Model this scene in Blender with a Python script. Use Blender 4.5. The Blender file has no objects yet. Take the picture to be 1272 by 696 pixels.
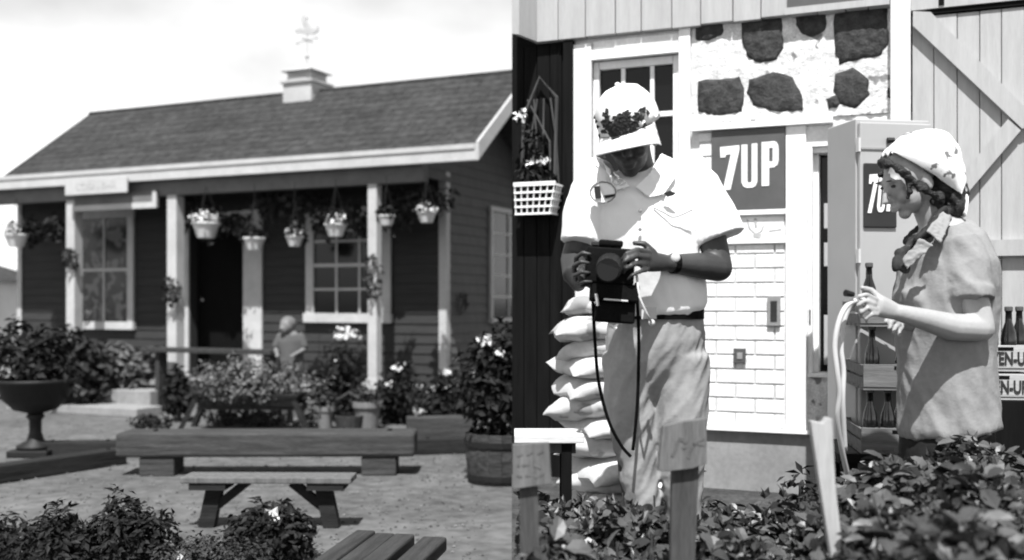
import bpy, bmesh, math, random
import numpy as np
from mathutils import Vector, Matrix, Quaternion
random.seed(7)
R = math.radians
scene = bpy.context.scene
C = scene.collection
# ------------------------------------------------------------------ camera
F = 1300.0; CX = 636.0; HY = 375.0; EYE = 1.0
cam_d = bpy.data.cameras.new('camera'); cam = bpy.data.objects.new('camera', cam_d); C.objects.link(cam)
cam.location = (0, 0, EYE); cam.rotation_euler = (R(90), 0, 0)
cam_d.sensor_width = 36; cam_d.lens = F / 1272 * 36; cam_d.shift_y = 27 / 1272
cam_d.clip_start = 0.05; cam_d.clip_end = 2000
cam_d.dof.use_dof = True; cam_d.dof.focus_distance = 3.9; cam_d.dof.aperture_fstop = 1.8
scene.camera = cam
# ------------------------------------------------------------------ sky and sun
SUN = Vector((-0.05, -0.50, 0.86)).normalized()
w = bpy.data.worlds.new('World'); scene.world = w; w.use_nodes = True
nt = w.node_tree; nt.nodes.clear()
sky = nt.nodes.new('ShaderNodeTexSky'); sky.sky_type = 'NISHITA'; sky.sun_disc = False
sky.sun_elevation = math.asin(SUN.z); sky.sun_rotation = math.atan2(SUN.x, SUN.y); sky.dust_density = 1.0
bw = nt.nodes.new('ShaderNodeRGBToBW'); nt.links.new(sky.outputs[0], bw.inputs[0])
tc = nt.nodes.new('ShaderNodeTexCoord'); mp = nt.nodes.new('ShaderNodeMapping')
mp.inputs['Scale'].default_value = (3.0, 3.0, 6.0); mp.inputs['Location'].default_value = (0.3, 0.1, 0.55)
nt.links.new(tc.outputs['Generated'], mp.inputs[0])
nz = nt.nodes.new('ShaderNodeTexNoise'); nz.inputs['Scale'].default_value = 1.3; nz.inputs['Detail'].default_value = 6
nz.inputs['Roughness'].default_value = 0.5
nt.links.new(mp.outputs[0], nz.inputs[0])
mr = nt.nodes.new('ShaderNodeMapRange'); mr.inputs[1].default_value = 0.38; mr.inputs[2].default_value = 0.56
mr.inputs[3].default_value = 10.5; mr.inputs[4].default_value = 16.0
nt.links.new(nz.outputs[0], mr.inputs[0])
ad = nt.nodes.new('ShaderNodeMath'); ad.operation = 'ADD'
sx_ = nt.nodes.new('ShaderNodeSeparateXYZ'); nt.links.new(tc.outputs['Generated'], sx_.inputs[0])   # bright haze low down, all round
hz = nt.nodes.new('ShaderNodeMath'); hz.operation = 'MULTIPLY'; hz.inputs[1].default_value = -2.4; nt.links.new(sx_.outputs['Z'], hz.inputs[0])
ex = nt.nodes.new('ShaderNodeMath'); ex.operation = 'EXPONENT'; nt.links.new(hz.outputs[0], ex.inputs[0])
cl = nt.nodes.new('ShaderNodeMath'); cl.operation = 'MULTIPLY'; nt.links.new(mr.outputs[0], cl.inputs[0]); nt.links.new(ex.outputs[0], cl.inputs[1])
nt.links.new(bw.outputs[0], ad.inputs[0]); nt.links.new(cl.outputs[0], ad.inputs[1])
bg = nt.nodes.new('ShaderNodeBackground'); bg.inputs[1].default_value = 0.05
nt.links.new(ad.outputs[0], bg.inputs[0])
wo = nt.nodes.new('ShaderNodeOutputWorld'); nt.links.new(bg.outputs[0], wo.inputs[0])
sd = bpy.data.lights.new('sun', 'SUN'); sd.energy = 4.6; sd.angle = R(0.6); sd.color = (1, 1, 1)
so = bpy.data.objects.new('sun', sd); C.objects.link(so); so.rotation_euler = SUN.to_track_quat('Z', 'Y').to_euler()
vs = scene.view_settings; vs.view_transform = 'Standard'; vs.look = 'None'; vs.gamma = 1.0; vs.exposure = 0.85
vs.use_curve_mapping = False
scene.cycles.use_denoising = True
scene.cycles.filter_width = 1.9
scene.cycles.max_bounces = 6
# ------------------------------------------------------------------ helpers: places
def P(x, y, Z): return Vector(((x - CX) / F * Z, Z, EYE - (y - HY) / F * Z))
ZL = -0.30                                             # the yard lies 0.3 m below the planting bed
def GL(x, y):
    Z = F * (EYE - ZL) / (y - HY); return Vector(((x - CX) / F * Z, Z, ZL))
# ------------------------------------------------------------------ helpers: materials (black-and-white film)
def _nodes(name):
    m = bpy.data.materials.new(name); m.use_nodes = True; t = m.node_tree
    return m, t, t.nodes['Principled BSDF']
def mat(name, v, rough=0.75, var=0.2, scale=6.0, bump=0.15, spec=0.3, stretch=(1, 1, 1), island=0.0, fine=0.0, spots=None):
    m, t, b = _nodes(name); N = t.nodes; L = t.links
    tc = N.new('ShaderNodeTexCoord'); mp = N.new('ShaderNodeMapping'); mp.inputs['Scale'].default_value = stretch
    L.new(tc.outputs['Object'], mp.inputs[0])
    oi = N.new('ShaderNodeObjectInfo'); av = N.new('ShaderNodeVectorMath'); av.operation = 'ADD'
    mu = N.new('ShaderNodeMath'); mu.operation = 'MULTIPLY'; mu.inputs[1].default_value = 37.0
    L.new(oi.outputs['Random'], mu.inputs[0]); L.new(mp.outputs[0], av.inputs[0]); L.new(mu.outputs[0], av.inputs[1])
    n = N.new('ShaderNodeTexNoise'); n.inputs['Scale'].default_value = scale; n.inputs['Detail'].default_value = 8
    n.inputs['Roughness'].default_value = 0.62
    L.new(av.outputs[0], n.inputs[0])
    r = N.new('ShaderNodeMapRange'); r.inputs[1].default_value = 0.3; r.inputs[2].default_value = 0.7
    r.inputs[3].default_value = max(0.002, v * (1 - var)); r.inputs[4].default_value = min(0.92, v * (1 + var))
    L.new(n.outputs[0], r.inputs[0]); out = r.outputs[0]
    if fine:
        n2 = N.new('ShaderNodeTexNoise'); n2.inputs['Scale'].default_value = scale * 9; n2.inputs['Detail'].default_value = 4
        L.new(av.outputs[0], n2.inputs[0])
        r2 = N.new('ShaderNodeMapRange'); r2.inputs[1].default_value = 0.3; r2.inputs[2].default_value = 0.7
        r2.inputs[3].default_value = 1 - fine; r2.inputs[4].default_value = 1 + fine
        L.new(n2.outputs[0], r2.inputs[0]); k = N.new('ShaderNodeMath'); k.operation = 'MULTIPLY'
        L.new(out, k.inputs[0]); L.new(r2.outputs[0], k.inputs[1]); out = k.outputs[0]
    if island:
        g = N.new('ShaderNodeNewGeometry'); r3 = N.new('ShaderNodeMapRange')
        r3.inputs[3].default_value = 1 - island; r3.inputs[4].default_value = 1 + island
        L.new(g.outputs['Random Per Island'], r3.inputs[0]); k = N.new('ShaderNodeMath'); k.operation = 'MULTIPLY'
        L.new(out, k.inputs[0]); L.new(r3.outputs[0], k.inputs[1]); out = k.outputs[0]
    if spots:
        sc, th, sv = spots
        vz = N.new('ShaderNodeTexNoise'); vz.inputs['Scale'].default_value = sc; vz.inputs['Detail'].default_value = 3
        L.new(av.outputs[0], vz.inputs[0])
        lt = N.new('ShaderNodeMapRange'); lt.inputs[1].default_value = th; lt.inputs[2].default_value = th + 0.04
        L.new(vz.outputs[0], lt.inputs[0])
        mx = N.new('ShaderNodeMix'); mx.data_type = 'FLOAT'
        L.new(lt.outputs[0], mx.inputs[0]); L.new(out, mx.inputs[2]); mx.inputs[3].default_value = sv; out = mx.outputs[0]
    cb = N.new('ShaderNodeCombineColor')
    for i in range(3): L.new(out, cb.inputs[i])
    L.new(cb.outputs[0], b.inputs['Base Color'])
    b.inputs['Roughness'].default_value = rough; b.inputs['Specular IOR Level'].default_value = spec
    if bump:
        bp = N.new('ShaderNodeBump'); bp.inputs['Strength'].default_value = bump; bp.inputs['Distance'].default_value = 0.02
        L.new(n.outputs[0], bp.inputs['Height']); L.new(bp.outputs[0], b.inputs['Normal'])
    return m
M = {}
WV = (9, 9, 0.8)     # grain along z
WH = (0.8, 9, 9)     # grain along x
M['yard'] = mat('yard_gravel', 0.105, 0.95, 0.28, 1.1, 0.3, 0.1, fine=0.3)
M['soil'] = mat('soil', 0.05, 0.95, 0.4, 5, 0.6, 0.1, fine=0.4)
M['grass_far'] = mat('far_field', 0.12, 0.95, 0.3, 0.1, 0, 0.1)
M['siding'] = mat('painted_boards', 0.37, 0.7, 0.1, 3, 0.08, 0.25, WV, fine=0.05)
M['white'] = mat('white_paint', 0.78, 0.6, 0.09, 5, 0.1, 0.3, fine=0.05)
M['white_old'] = mat('weathered_white_paint', 0.70, 0.7, 0.14, 7, 0.2, 0.25, fine=0.08)
M['mortar'] = mat('lime_mortar', 0.62, 0.9, 0.25, 14, 1.0, 0.1, fine=0.2, spots=(12, 0.61, 0.22))
M['stone'] = mat('dark_fieldstone', 0.04, 0.85, 0.6, 22, 1.0, 0.3, fine=0.3)
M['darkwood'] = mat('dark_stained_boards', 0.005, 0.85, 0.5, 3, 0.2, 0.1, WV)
M['concrete'] = mat('concrete', 0.24, 0.9, 0.15, 4, 0.25, 0.15, fine=0.1)
M['grey_metal'] = mat('grey_enamel', 0.35, 0.5, 0.07, 2.5, 0.03, 0.4)
M['sign_dark'] = mat('dark_enamel_sign', 0.075, 0.55, 0.12, 9, 0.03, 0.4)
M['sign_black'] = mat('black_enamel_sign', 0.02, 0.45, 0.2, 9, 0.03, 0.4)
M['letter'] = mat('white_enamel_letters', 0.8, 0.5, 0.03, 9, 0, 0.3)
M['ink'] = mat('faded_ink', 0.1, 0.8, 0.4, 20, 0, 0.1)
M['ink_faint'] = mat('washed_out_paint', 0.4, 0.8, 0.3, 14, 0, 0.1)
M['ink_black'] = mat('black_paint_letters', 0.03, 0.8, 0.2, 14, 0, 0.1)
M['wood_grey'] = mat('weathered_wood', 0.12, 0.85, 0.3, 4, 0.4, 0.15, WV, fine=0.15)
M['wood_pale'] = mat('pale_pine', 0.36, 0.75, 0.16, 4, 0.25, 0.2, WV, fine=0.08)
M['wood_pale_h'] = mat('pale_pine_plank', 0.55, 0.75, 0.16, 4, 0.25, 0.2, WH, fine=0.08)
M['wood_brown'] = mat('brown_stake_wood', 0.06, 0.85, 0.4, 4, 0.4, 0.15, WV, fine=0.15)
M['timber'] = mat('railway_timber', 0.05, 0.9, 0.45, 3, 0.6, 0.15, WH, fine=0.25)
M['timber_dark'] = mat('tarred_timber', 0.02, 0.9, 0.4, 3, 0.5, 0.15, WH, fine=0.25)
M['bench_wood'] = mat('bench_planks', 0.036, 0.8, 0.45, 3, 0.4, 0.25, (9, 0.8, 9), fine=0.2)
M['glass'] = mat('window_glass', 0.005, 0.1, 0.2, 1.5, 0.02, 0.25)
M['reflect_glass'] = mat('glass_with_painted_reflections', 0.035, 0.15, 0.6, 5, 0.0, 0.3, spots=(7, 0.52, 0.13))  # pale blotches in the pane colour stand in for reflected trees
M['kid_shirt'] = mat('pale_cotton', 0.09, 0.85, 0.15, 6, 0.2, 0.1)
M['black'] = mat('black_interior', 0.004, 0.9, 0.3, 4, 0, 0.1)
M['metal_black'] = mat('cast_iron', 0.005, 0.6, 0.4, 20, 0.2, 0.4)
M['black_leather'] = mat('black_leather', 0.003, 0.7, 0.4, 30, 0.2, 0.08)
M['sack'] = mat('paper_sack', 0.46, 0.8, 0.14, 6, 0.3, 0.2, fine=0.06, spots=(7, 0.60, 0.25))
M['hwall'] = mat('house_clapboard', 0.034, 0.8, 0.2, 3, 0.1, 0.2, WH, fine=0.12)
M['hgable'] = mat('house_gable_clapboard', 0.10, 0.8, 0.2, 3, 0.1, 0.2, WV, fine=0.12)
M['brick'] = mat('whitewashed_brick', 0.72, 0.8, 0.13, 9, 0.5, 0.2, fine=0.1)
M['joint'] = mat('pale_mortar_joint', 0.5, 0.9, 0.2, 9, 0.3, 0.1)
M['pebble'] = mat('gravel_pebbles', 0.10, 0.9, 0.3, 9, 0.1, 0.2, island=0.6)
M['roof'] = mat('asphalt_shingle', 0.042, 0.95, 0.3, 1.3, 0.3, 0.1, fine=0.35)
M['hwhite'] = mat('house_white_trim', 0.43, 0.7, 0.12, 4, 0.1, 0.2, fine=0.06)
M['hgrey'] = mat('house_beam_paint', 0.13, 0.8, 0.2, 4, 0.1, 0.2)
M['hsign'] = mat('weathered_sign_board', 0.4, 0.8, 0.3, 9, 0.1, 0.2, fine=0.1)
M['vane'] = mat('weathervane_metal', 0.42, 0.5, 0.2, 9, 0.05, 0.4)
M['pot_white'] = mat('white_plastic_pot', 0.6, 0.5, 0.08, 6, 0.05, 0.3)
M['pot_grey'] = mat('clay_pot', 0.16, 0.8, 0.2, 6, 0.1, 0.2)
M['leaf_d'] = mat('dark_leaves', 0.011, 0.6, 0.4, 6, 0, 0.14, island=0.7)
M['leaf_m'] = mat('mid_leaves', 0.028, 0.6, 0.4, 6, 0, 0.18, island=0.65)
M['leaf_l'] = mat('light_leaves', 0.085, 0.55, 0.4, 6, 0, 0.3, island=0.6)
M['leaf_h'] = mat('hedge_leaves', 0.045, 0.4, 0.4, 6, 0, 0.38, island=0.9)
M['petal'] = mat('white_petals', 0.6, 0.7, 0.1, 6, 0, 0.2, island=0.25)
M['stem'] = mat('stems', 0.05, 0.8, 0.3, 9, 0.1, 0.2)
M['skin_m'] = mat('tanned_skin', 0.036, 0.5, 0.14, 14, 0.05, 0.4, fine=0.06)
M['skin_w'] = mat('fair_skin', 0.33, 0.5, 0.08, 14, 0.05, 0.4, fine=0.04)
M['shirt_w'] = mat('white_shirt_cloth', 0.80, 0.8, 0.06, 5, 0.3, 0.15)
M['shirt_g'] = mat('grey_blouse_cloth', 0.24, 0.85, 0.12, 7, 0.5, 0.12, fine=0.05)
M['trouser'] = mat('twill_trousers', 0.28, 0.85, 0.13, 6, 0.35, 0.12, fine=0.06)
M['trouser_d'] = mat('dark_trousers', 0.02, 0.85, 0.3, 8, 0.3, 0.12)
M['cap'] = mat('white_cap_cloth', 0.78, 0.8, 0.07, 8, 0.2, 0.15)
M['cap_grey'] = mat('grey_cap_panel', 0.13, 0.85, 0.2, 14, 0.2, 0.15, fine=0.2)
M['scarf'] = mat('printed_headscarf', 0.78, 0.8, 0.05, 8, 0.15, 0.15, spots=(24, 0.565, 0.16))
M['kerchief'] = mat('dark_neckerchief', 0.03, 0.8, 0.4, 20, 0.2, 0.15, spots=(60, 0.66, 0.1))
M['hair'] = mat('dark_hair', 0.012, 0.5, 0.5, 30, 0.5, 0.4, (1, 1, 6))
M['hair_l'] = mat('fair_hair', 0.13, 0.6, 0.3, 20, 0.3, 0.3)
M['hose'] = mat('pale_rubber_hose', 0.5, 0.45, 0.05, 9, 0, 0.4)
M['skin_k'] = mat('dull_skin', 0.16, 0.6, 0.14, 14, 0.05, 0.3)  # darker, duller skin tone for the small figure
M['crate_shade'] = mat('shaded_crate_boards', 0.13, 0.8, 0.3, 4, 0.2, 0.15, WH, fine=0.15)  # dark copy of the crate boards, the stack's shadow put into the colour
M['crate'] = mat('crate_boards', 0.36, 0.8, 0.2, 4, 0.2, 0.15, WH, fine=0.1)
M['bottle'] = mat('dark_bottle_glass', 0.008, 0.1, 0.2, 5, 0, 0.6)
M['shed'] = mat('pale_shed_paint', 0.55, 0.8, 0.15, 1, 0.05, 0.2)
M['chrome'] = mat('steel', 0.5, 0.25, 0.1, 9, 0, 0.5)
# ------------------------------------------------------------------ helpers: meshes
def smooth_path(pts, k=6):
    p = [Vector(q) for q in pts]; out = []
    for i in range(len(p) - 1):
        a, b, c, d = p[max(i - 1, 0)], p[i], p[i + 1], p[min(i + 2, len(p) - 1)]
        for j in range(k):
            t = j / k; out.append(0.5 * ((2 * b) + (c - a) * t + (2 * a - 5 * b + 4 * c - d) * t * t + (3 * b - a - 3 * c + d) * t ** 3))
    return out + [p[-1]]
class MB:
    def __init__(s): s.v = []; s.f = []; s.smooth = False
    def add(s, vs_, fs):
        o = len(s.v); s.v += [tuple(p) for p in vs_]; s.f += [tuple(i + o for i in q) for q in fs]; return s
    def hexa(s, p):                                    # 4 bottom (ccw), 4 top
        return s.add(p, [(3, 2, 1, 0), (4, 5, 6, 7), (0, 1, 5, 4), (1, 2, 6, 5), (2, 3, 7, 6), (3, 0, 4, 7)])
    def box(s, x0, x1, y0, y1, z0, z1):
        return s.hexa([(x0, y0, z0), (x1, y0, z0), (x1, y1, z0), (x0, y1, z0), (x0, y0, z1), (x1, y0, z1), (x1, y1, z1), (x0, y1, z1)])
    def bar(s, a, b, wx, wy, up=(0, 0, 1)):            # rectangular bar from a to b
        a = Vector(a); b = Vector(b); d = (b - a).normalized(); u = Vector(up)
        if abs(d.dot(u)) > 0.98: u = Vector((0, 1, 0))
        x = d.cross(u).normalized(); y = x.cross(d).normalized()
        q = [(-1, -1), (1, -1), (1, 1), (-1, 1)]
        return s.hexa([a + x * (i * wx / 2) + y * (j * wy / 2) for i, j in q] + [b + x * (i * wx / 2) + y * (j * wy / 2) for i, j in q])
    def prism(s, poly, y0, y1):                        # poly of (x, z) extruded along y
        n = len(poly)
        vs_ = [(x, y0, z) for x, z in poly] + [(x, y1, z) for x, z in poly]
        fs = [tuple(range(n)), tuple(reversed(range(n, 2 * n)))] + [(i, i + n, (i + 1) % n + n, (i + 1) % n) for i in range(n)]
        return s.add(vs_, fs)
    def tube(s, pts, rad, n=10, sq=None, round_=False, up=None):  # sq: per point (rx, ry) multipliers, closed ends
        pts = [Vector(p) for p in pts]
        if not isinstance(rad, (list, tuple)): rad = [rad] * len(pts)
        if round_:
            d0 = (pts[0] - pts[1]).normalized(); d1 = (pts[-1] - pts[-2]).normalized()
            ra = rad[0] if not isinstance(rad[0], tuple) else min(rad[0]); rb = rad[-1] if not isinstance(rad[-1], tuple) else min(rad[-1])
            def sc(r, k): return (r[0] * k, r[1] * k) if isinstance(r, tuple) else r * k
            pts = [pts[0] + d0 * ra * 0.95, pts[0] + d0 * ra * 0.6] + pts + [pts[-1] + d1 * rb * 0.6, pts[-1] + d1 * rb * 0.95]
            rad = [sc(rad[0], 0.3), sc(rad[0], 0.78)] + list(rad) + [sc(rad[-1], 0.78), sc(rad[-1], 0.3)]
        m = len(pts); T = []
        for i in range(m):
            a = pts[max(i - 1, 0)]; b = pts[min(i + 1, m - 1)]; T.append((b - a).normalized())
        u = Vector(up) if up else (Vector((1, 0, 0)) if abs(T[0].x) < 0.8 else Vector((0, 1, 0)))
        vs_ = []
        for i in range(m):
            u = (u - T[i] * u.dot(T[i]));  u = u.normalized() if u.length > 1e-6 else T[i].orthogonal().normalized()
            vv = T[i].cross(u)
            r = rad[i]; rx, ry = r if isinstance(r, tuple) else (r, r)
            for k in range(n):
                an = 2 * math.pi * k / n
                vs_.append(pts[i] + u * (math.cos(an) * rx) + vv * (math.sin(an) * ry))
        fs = [(i * n + k, i * n + (k + 1) % n, (i + 1) * n + (k + 1) % n, (i + 1) * n + k) for i in range(m - 1) for k in range(n)]
        fs += [tuple(reversed(range(n))), tuple(range((m - 1) * n, m * n))]
        return s.add(vs_, fs)
    def lathe(s, prof, n=20, c=(0, 0, 0), close=True):
        c = Vector(c); vs_ = []
        for r, z in prof:
            for k in range(n):
                an = 2 * math.pi * k / n; vs_.append(c + Vector((r * math.cos(an), r * math.sin(an), z)))
        m = len(prof)
        fs = [(i * n + k, i * n + (k + 1) % n, (i + 1) * n + (k + 1) % n, (i + 1) * n + k) for i in range(m - 1) for k in range(n)]
        if close: fs += [tuple(reversed(range(n))), tuple(range((m - 1) * n, m * n))]
        return s.add(vs_, fs)
    def ell(s, c, r, rot=None, nu=16, nv=10):
        c = Vector(c); r = r if isinstance(r, tuple) else (r, r, r); Q = rot if rot else Matrix.Identity(3)
        vs_ = [c + Q @ Vector((0, 0, -r[2]))]
        for j in range(1, nv):
            ph = -math.pi / 2 + math.pi * j / nv
            for k in range(nu):
                an = 2 * math.pi * k / nu
                vs_.append(c + Q @ Vector((r[0] * math.cos(ph) * math.cos(an), r[1] * math.cos(ph) * math.sin(an), r[2] * math.sin(ph))))
        vs_.append(c + Q @ Vector((0, 0, r[2]))); t = len(vs_) - 1
        fs = [(0, 1 + (k + 1) % nu, 1 + k) for k in range(nu)]
        for j in range(nv - 2):
            a = 1 + j * nu
            fs += [(a + k, a + (k + 1) % nu, a + nu + (k + 1) % nu, a + nu + k) for k in range(nu)]
        a = 1 + (nv - 2) * nu
        fs += [(a + k, a + (k + 1) % nu, t) for k in range(nu)]
        return s.add(vs_, fs)
    def leaf(s, c, d, nrm, L, W, fold=0.18):
        d = d.normalized(); x = d.cross(nrm); x = x.normalized() if x.length > 1e-5 else d.orthogonal().normalized(); n = x.cross(d)
        return s.add([c, c + d * L * .45 + x * W / 2 + n * W * fold, c + d * L - n * L * .12, c + d * L * .45 - x * W / 2 + n * W * fold, c + d * L * .5],
                     [(0, 1, 4), (1, 2, 4), (2, 3, 4), (3, 0, 4)])
    def rleaf(s, c, d, nrm, L, W, cup=0.15):
        d = d.normalized(); x = d.cross(nrm); x = x.normalized() if x.length > 1e-5 else d.orthogonal().normalized(); n = x.cross(d)
        o = [(0, 0, 0), (.28, .42, cup), (.62, .47, cup), (.88, .25, cup * .3), (1.02, 0, -.12), (.88, -.25, cup * .3), (.62, -.47, cup), (.28, -.42, cup), (.5, 0, 0)]
        return s.add([c + d * (a * L) + x * (b * W) + n * (h * W) for a, b, h in o], [(i, (i + 1) % 8, 8) for i in range(8)])
    def mesh(s, name, m, smooth=False):
        me = bpy.data.meshes.new(name); me.from_pydata(s.v, [], s.f)
        bm = bmesh.new(); bm.from_mesh(me)
        if len(s.f) < 60000 and not getattr(s, 'raw', False): bmesh.ops.recalc_face_normals(bm, faces=bm.faces)
        bm.to_mesh(me); bm.free()
        if smooth: me.polygons.foreach_set('use_smooth', [True] * len(me.polygons))
        me.materials.append(m); return me
    def build(s, name, m, parent=None, smooth=False, bevel=0, loc=None):
        me = s.mesh(name, m, smooth); o = bpy.data.objects.new(name, me); C.objects.link(o)
        if bevel:
            b = o.modifiers.new('bevel', 'BEVEL'); b.width = bevel; b.segments = 2; b.limit_method = 'ANGLE'
        if parent: o.parent = parent
        if loc is not None: o.location = loc
        return o
def tag(o, label, cat, group=None):
    o['label'] = label; o['category'] = cat
    if group: o['group'] = group
    return o
def struct(o): o['kind'] = 'structure'; return o
def thing(name, label, cat, loc=(0, 0, 0), rz=0, group=None):
    o = bpy.data.objects.new(name, None); C.objects.link(o); o.location = loc; o.rotation_euler = (0, 0, rz)
    o.empty_display_size = 0.1
    return tag(o, label, cat, group)
def inst(src, parent=None, loc=None, rot=None, scale=None):       # copy sharing mesh data
    o = src.copy(); C.objects.link(o); o.parent = parent if parent else src.parent
    if loc is not None: o.location = loc
    if rot is not None: o.rotation_euler = rot
    if scale is not None: o.scale = scale
    return o
def organic(mb, name, m, voxel=0.006, smooth=4, parent=None, noise=0.0, nscale=0.1, folds=None):
    me = bpy.data.meshes.new('tmp'); me.from_pydata(mb.v, [], mb.f)
    bm = bmesh.new(); bm.from_mesh(me); bmesh.ops.recalc_face_normals(bm, faces=bm.faces); bm.to_mesh(me); bm.free()
    o = bpy.data.objects.new('tmp', me); C.objects.link(o)
    r = o.modifiers.new('r', 'REMESH'); r.mode = 'VOXEL'; r.voxel_size = voxel; r.use_smooth_shade = True
    if smooth:
        s_ = o.modifiers.new('s', 'SMOOTH'); s_.factor = 0.5; s_.iterations = smooth
    if noise:
        tx = bpy.data.textures.new('fold', 'CLOUDS'); tx.noise_scale = nscale; tx.noise_depth = 2
        d = o.modifiers.new('d', 'DISPLACE'); d.texture = tx; d.strength = noise; d.mid_level = 0.5; d.texture_coords = 'GLOBAL'
    dg = bpy.context.evaluated_depsgraph_get()
    me2 = bpy.data.meshes.new_from_object(o.evaluated_get(dg)); me2.name = name
    bpy.data.objects.remove(o); bpy.data.meshes.remove(me)
    if folds:
        from mathutils import noise as nzm
        amp, sx, sy, sz, shear = folds
        nr = [v.normal.copy() for v in me2.vertices]
        for v, nn_ in zip(me2.vertices, nr):
            p = v.co; q = Vector((p.x * sx + p.z * shear, p.y * sy, p.z * sz))
            a = nzm.noise(q); b = nzm.noise(q * 2.1 + Vector((5, 3, 1)))
            h = (1 - abs(a) * 2.2) * .7 + (1 - abs(b) * 2.2) * .35 - .55
            v.co = p + nn_ * (amp * h)
    me2.materials.clear(); me2.materials.append(m)
    me2.polygons.foreach_set('use_smooth', [True] * len(me2.polygons))
    q = bpy.data.objects.new(name, me2); C.objects.link(q)
    if parent: q.parent = parent
    return q
def text_mesh(name, body, size, m, parent, mtx, bold=0.0, ext=0.002, xs=1.0):
    cu = bpy.data.curves.new('t', 'FONT'); cu.body = body; cu.size = size; cu.extrude = ext; cu.offset = bold
    cu.align_x = 'CENTER'; cu.align_y = 'CENTER'; cu.resolution_u = 4
    o = bpy.data.objects.new('t', cu); C.objects.link(o)
    me = bpy.data.meshes.new_from_object(o.evaluated_get(bpy.context.evaluated_depsgraph_get()))
    bpy.data.objects.remove(o)
    me.transform(mtx @ Matrix.Diagonal((xs, 1, 1, 1))); me.materials.clear(); me.materials.append(m)
    q = bpy.data.objects.new(name, me); C.objects.link(q); q.parent = parent; return q
STAND = Matrix.Rotation(R(90), 4, 'X')                  # text in the xz plane, facing -y
def rnd_dir():
    while True:
        v = Vector((random.uniform(-1, 1), random.uniform(-1, 1), random.uniform(-1, 1)))
        if 0.05 < v.length < 1: return v.normalized()
def foliage_mb(lobes, n, L, W, up=0.5, shell=0.55, mb=None, clip=None):
    """leaf-sized faces spread through lobes [(centre, (rx, ry, rz))]"""
    mb = mb or MB(); mb.raw = True
    vols = [r[0] * r[1] + r[1] * r[2] + r[0] * r[2] for c, r in lobes]; tot = sum(vols)
    for (c, r), vv in zip(lobes, vols):
        c = Vector(c)
        for _ in range(int(n * vv / tot)):
            d = rnd_dir(); k = shell + (1 - shell) * random.random() ** 0.6 if random.random() < 0.8 else random.random()
            k *= 1 + 0.12 * math.sin(7 * d.x + 3 * d.z) + random.gauss(0, 0.05)
            p = c + Vector((d.x * r[0], d.y * r[1], d.z * r[2])) * k
            if clip and not clip(p): continue
            nn = (d + Vector((0, 0, up)) + rnd_dir() * 0.7).normalized()
            dd = rnd_dir(); dd = dd - nn * dd.dot(nn)
            if dd.length < 0.05: continue
            dd = dd.normalized() + d * 0.35 - Vector((0, 0, 0.15))
            s_ = random.uniform(0.65, 1.25)
            mb.leaf(p, dd, nn, L * s_, W * s_)
    return mb
def petals(mb, c, r, n, size):
    mb.raw = True
    for _ in range(n):
        d = rnd_dir(); d.z = abs(d.z) * 0.8 - 0.1; d.normalize()
        p = Vector(c) + Vector((d.x * r[0], d.y * r[1], d.z * r[2])) * random.uniform(0.6, 1)
        t = rnd_dir(); mb.leaf(p, t, d, size * random.uniform(.7, 1.2), size * .8)
    return mb
def shrub(name, label, base, lobes, n, L, W, m, cat='shrub', group=None, stems=5, flowers=None, clip=None):
    """lobes relative to base"""
    t = thing(name, label, cat, base, 0, group)
    foliage_mb(lobes, n, L, W, clip=clip).build('foliage', m, t)
    s_ = MB(); H = max(c[2] for c, r in lobes)
    for i in range(stems):
        c, r = lobes[i % len(lobes)]
        e = Vector(c) + Vector((random.uniform(-.5, .5) * r[0], random.uniform(-.5, .5) * r[1], random.uniform(0, .5) * r[2]))
        b = Vector((random.uniform(-.2, .2) * r[0], random.uniform(-.2, .2) * r[1], 0))
        s_.tube([b, b.lerp(e, .5) + Vector((0, 0, .1 * H)), e], [.012, .009, .004], 5)
    s_.build('stem', M['stem'], t)
    if flowers:
        for c, r, k, sz in flowers: petals(MB(), c, r, k, sz).build('flower_cluster', M['petal'], t)
    return t
class Fr:
    """upright frame: origin, heading; local x along it, local -y out of its face; reads photo positions on planes d in front"""
    def __init__(s, ox, oy, deg):
        s.o = (ox, oy); s.th = R(deg); s.A = (math.cos(s.th), math.sin(s.th)); s.N = (math.sin(s.th), -math.cos(s.th))
    def s(s, x, d=0):
        t = (x - CX) / F
        return (t * (s.o[1] + d * s.N[1]) - s.o[0] - d * s.N[0]) / (s.A[0] - t * s.A[1])
    def z(s, x, y, d=0):
        Y = s.o[1] + s.s(x, d) * s.A[1] + d * s.N[1]; return EYE - (y - HY) * Y / F
    def empty(s, name, label, cat, z=0): return thing(name, label, cat, (s.o[0], s.o[1], z), s.th)
    def world(s, a, d, z): return Vector((s.o[0] + a * s.A[0] + d * s.N[0], s.o[1] + a * s.A[1] + d * s.N[1], z))
    def box(s, mb, x0, x1, z0, z1, d0, d1): return mb.box(s.s(x0, d1), s.s(x1, d1), -d1, -d0, z0, z1)
# ================================================================== the ground
g = MB(); S_ = 600
g.add([(-S_, -S_, ZL), (S_, -S_, ZL), (S_, S_, ZL), (-S_, S_, ZL)], [(0, 1, 2, 3)])
struct(g.build('ground', M['yard']))
WY = 6.08; BA = -22.8
B = Fr(0, WY, BA)
# raised planting bed and barn platform
e1 = B.world(0, -4.2, 0); e2 = B.world(5.5, -4.2, 0); e3 = B.world(5.5, 0.9, 0)
poly = [(0.0, -0.5), (6.5, -0.5), (e3.x + .4, e3.y), (e2.x, e2.y), (e1.x, e1.y), (0.0, WY)]
pb = MB(); n = len(poly)
pb.add([(x, y, ZL - .1) for x, y in poly] + [(x, y, 0) for x, y in poly], [tuple(reversed(range(n))), tuple(range(n, 2 * n))] + [(i, (i + 1) % n, (i + 1) % n + n, i + n) for i in range(n)])
struct(pb.build('planting_bed', M['soil']))
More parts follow.
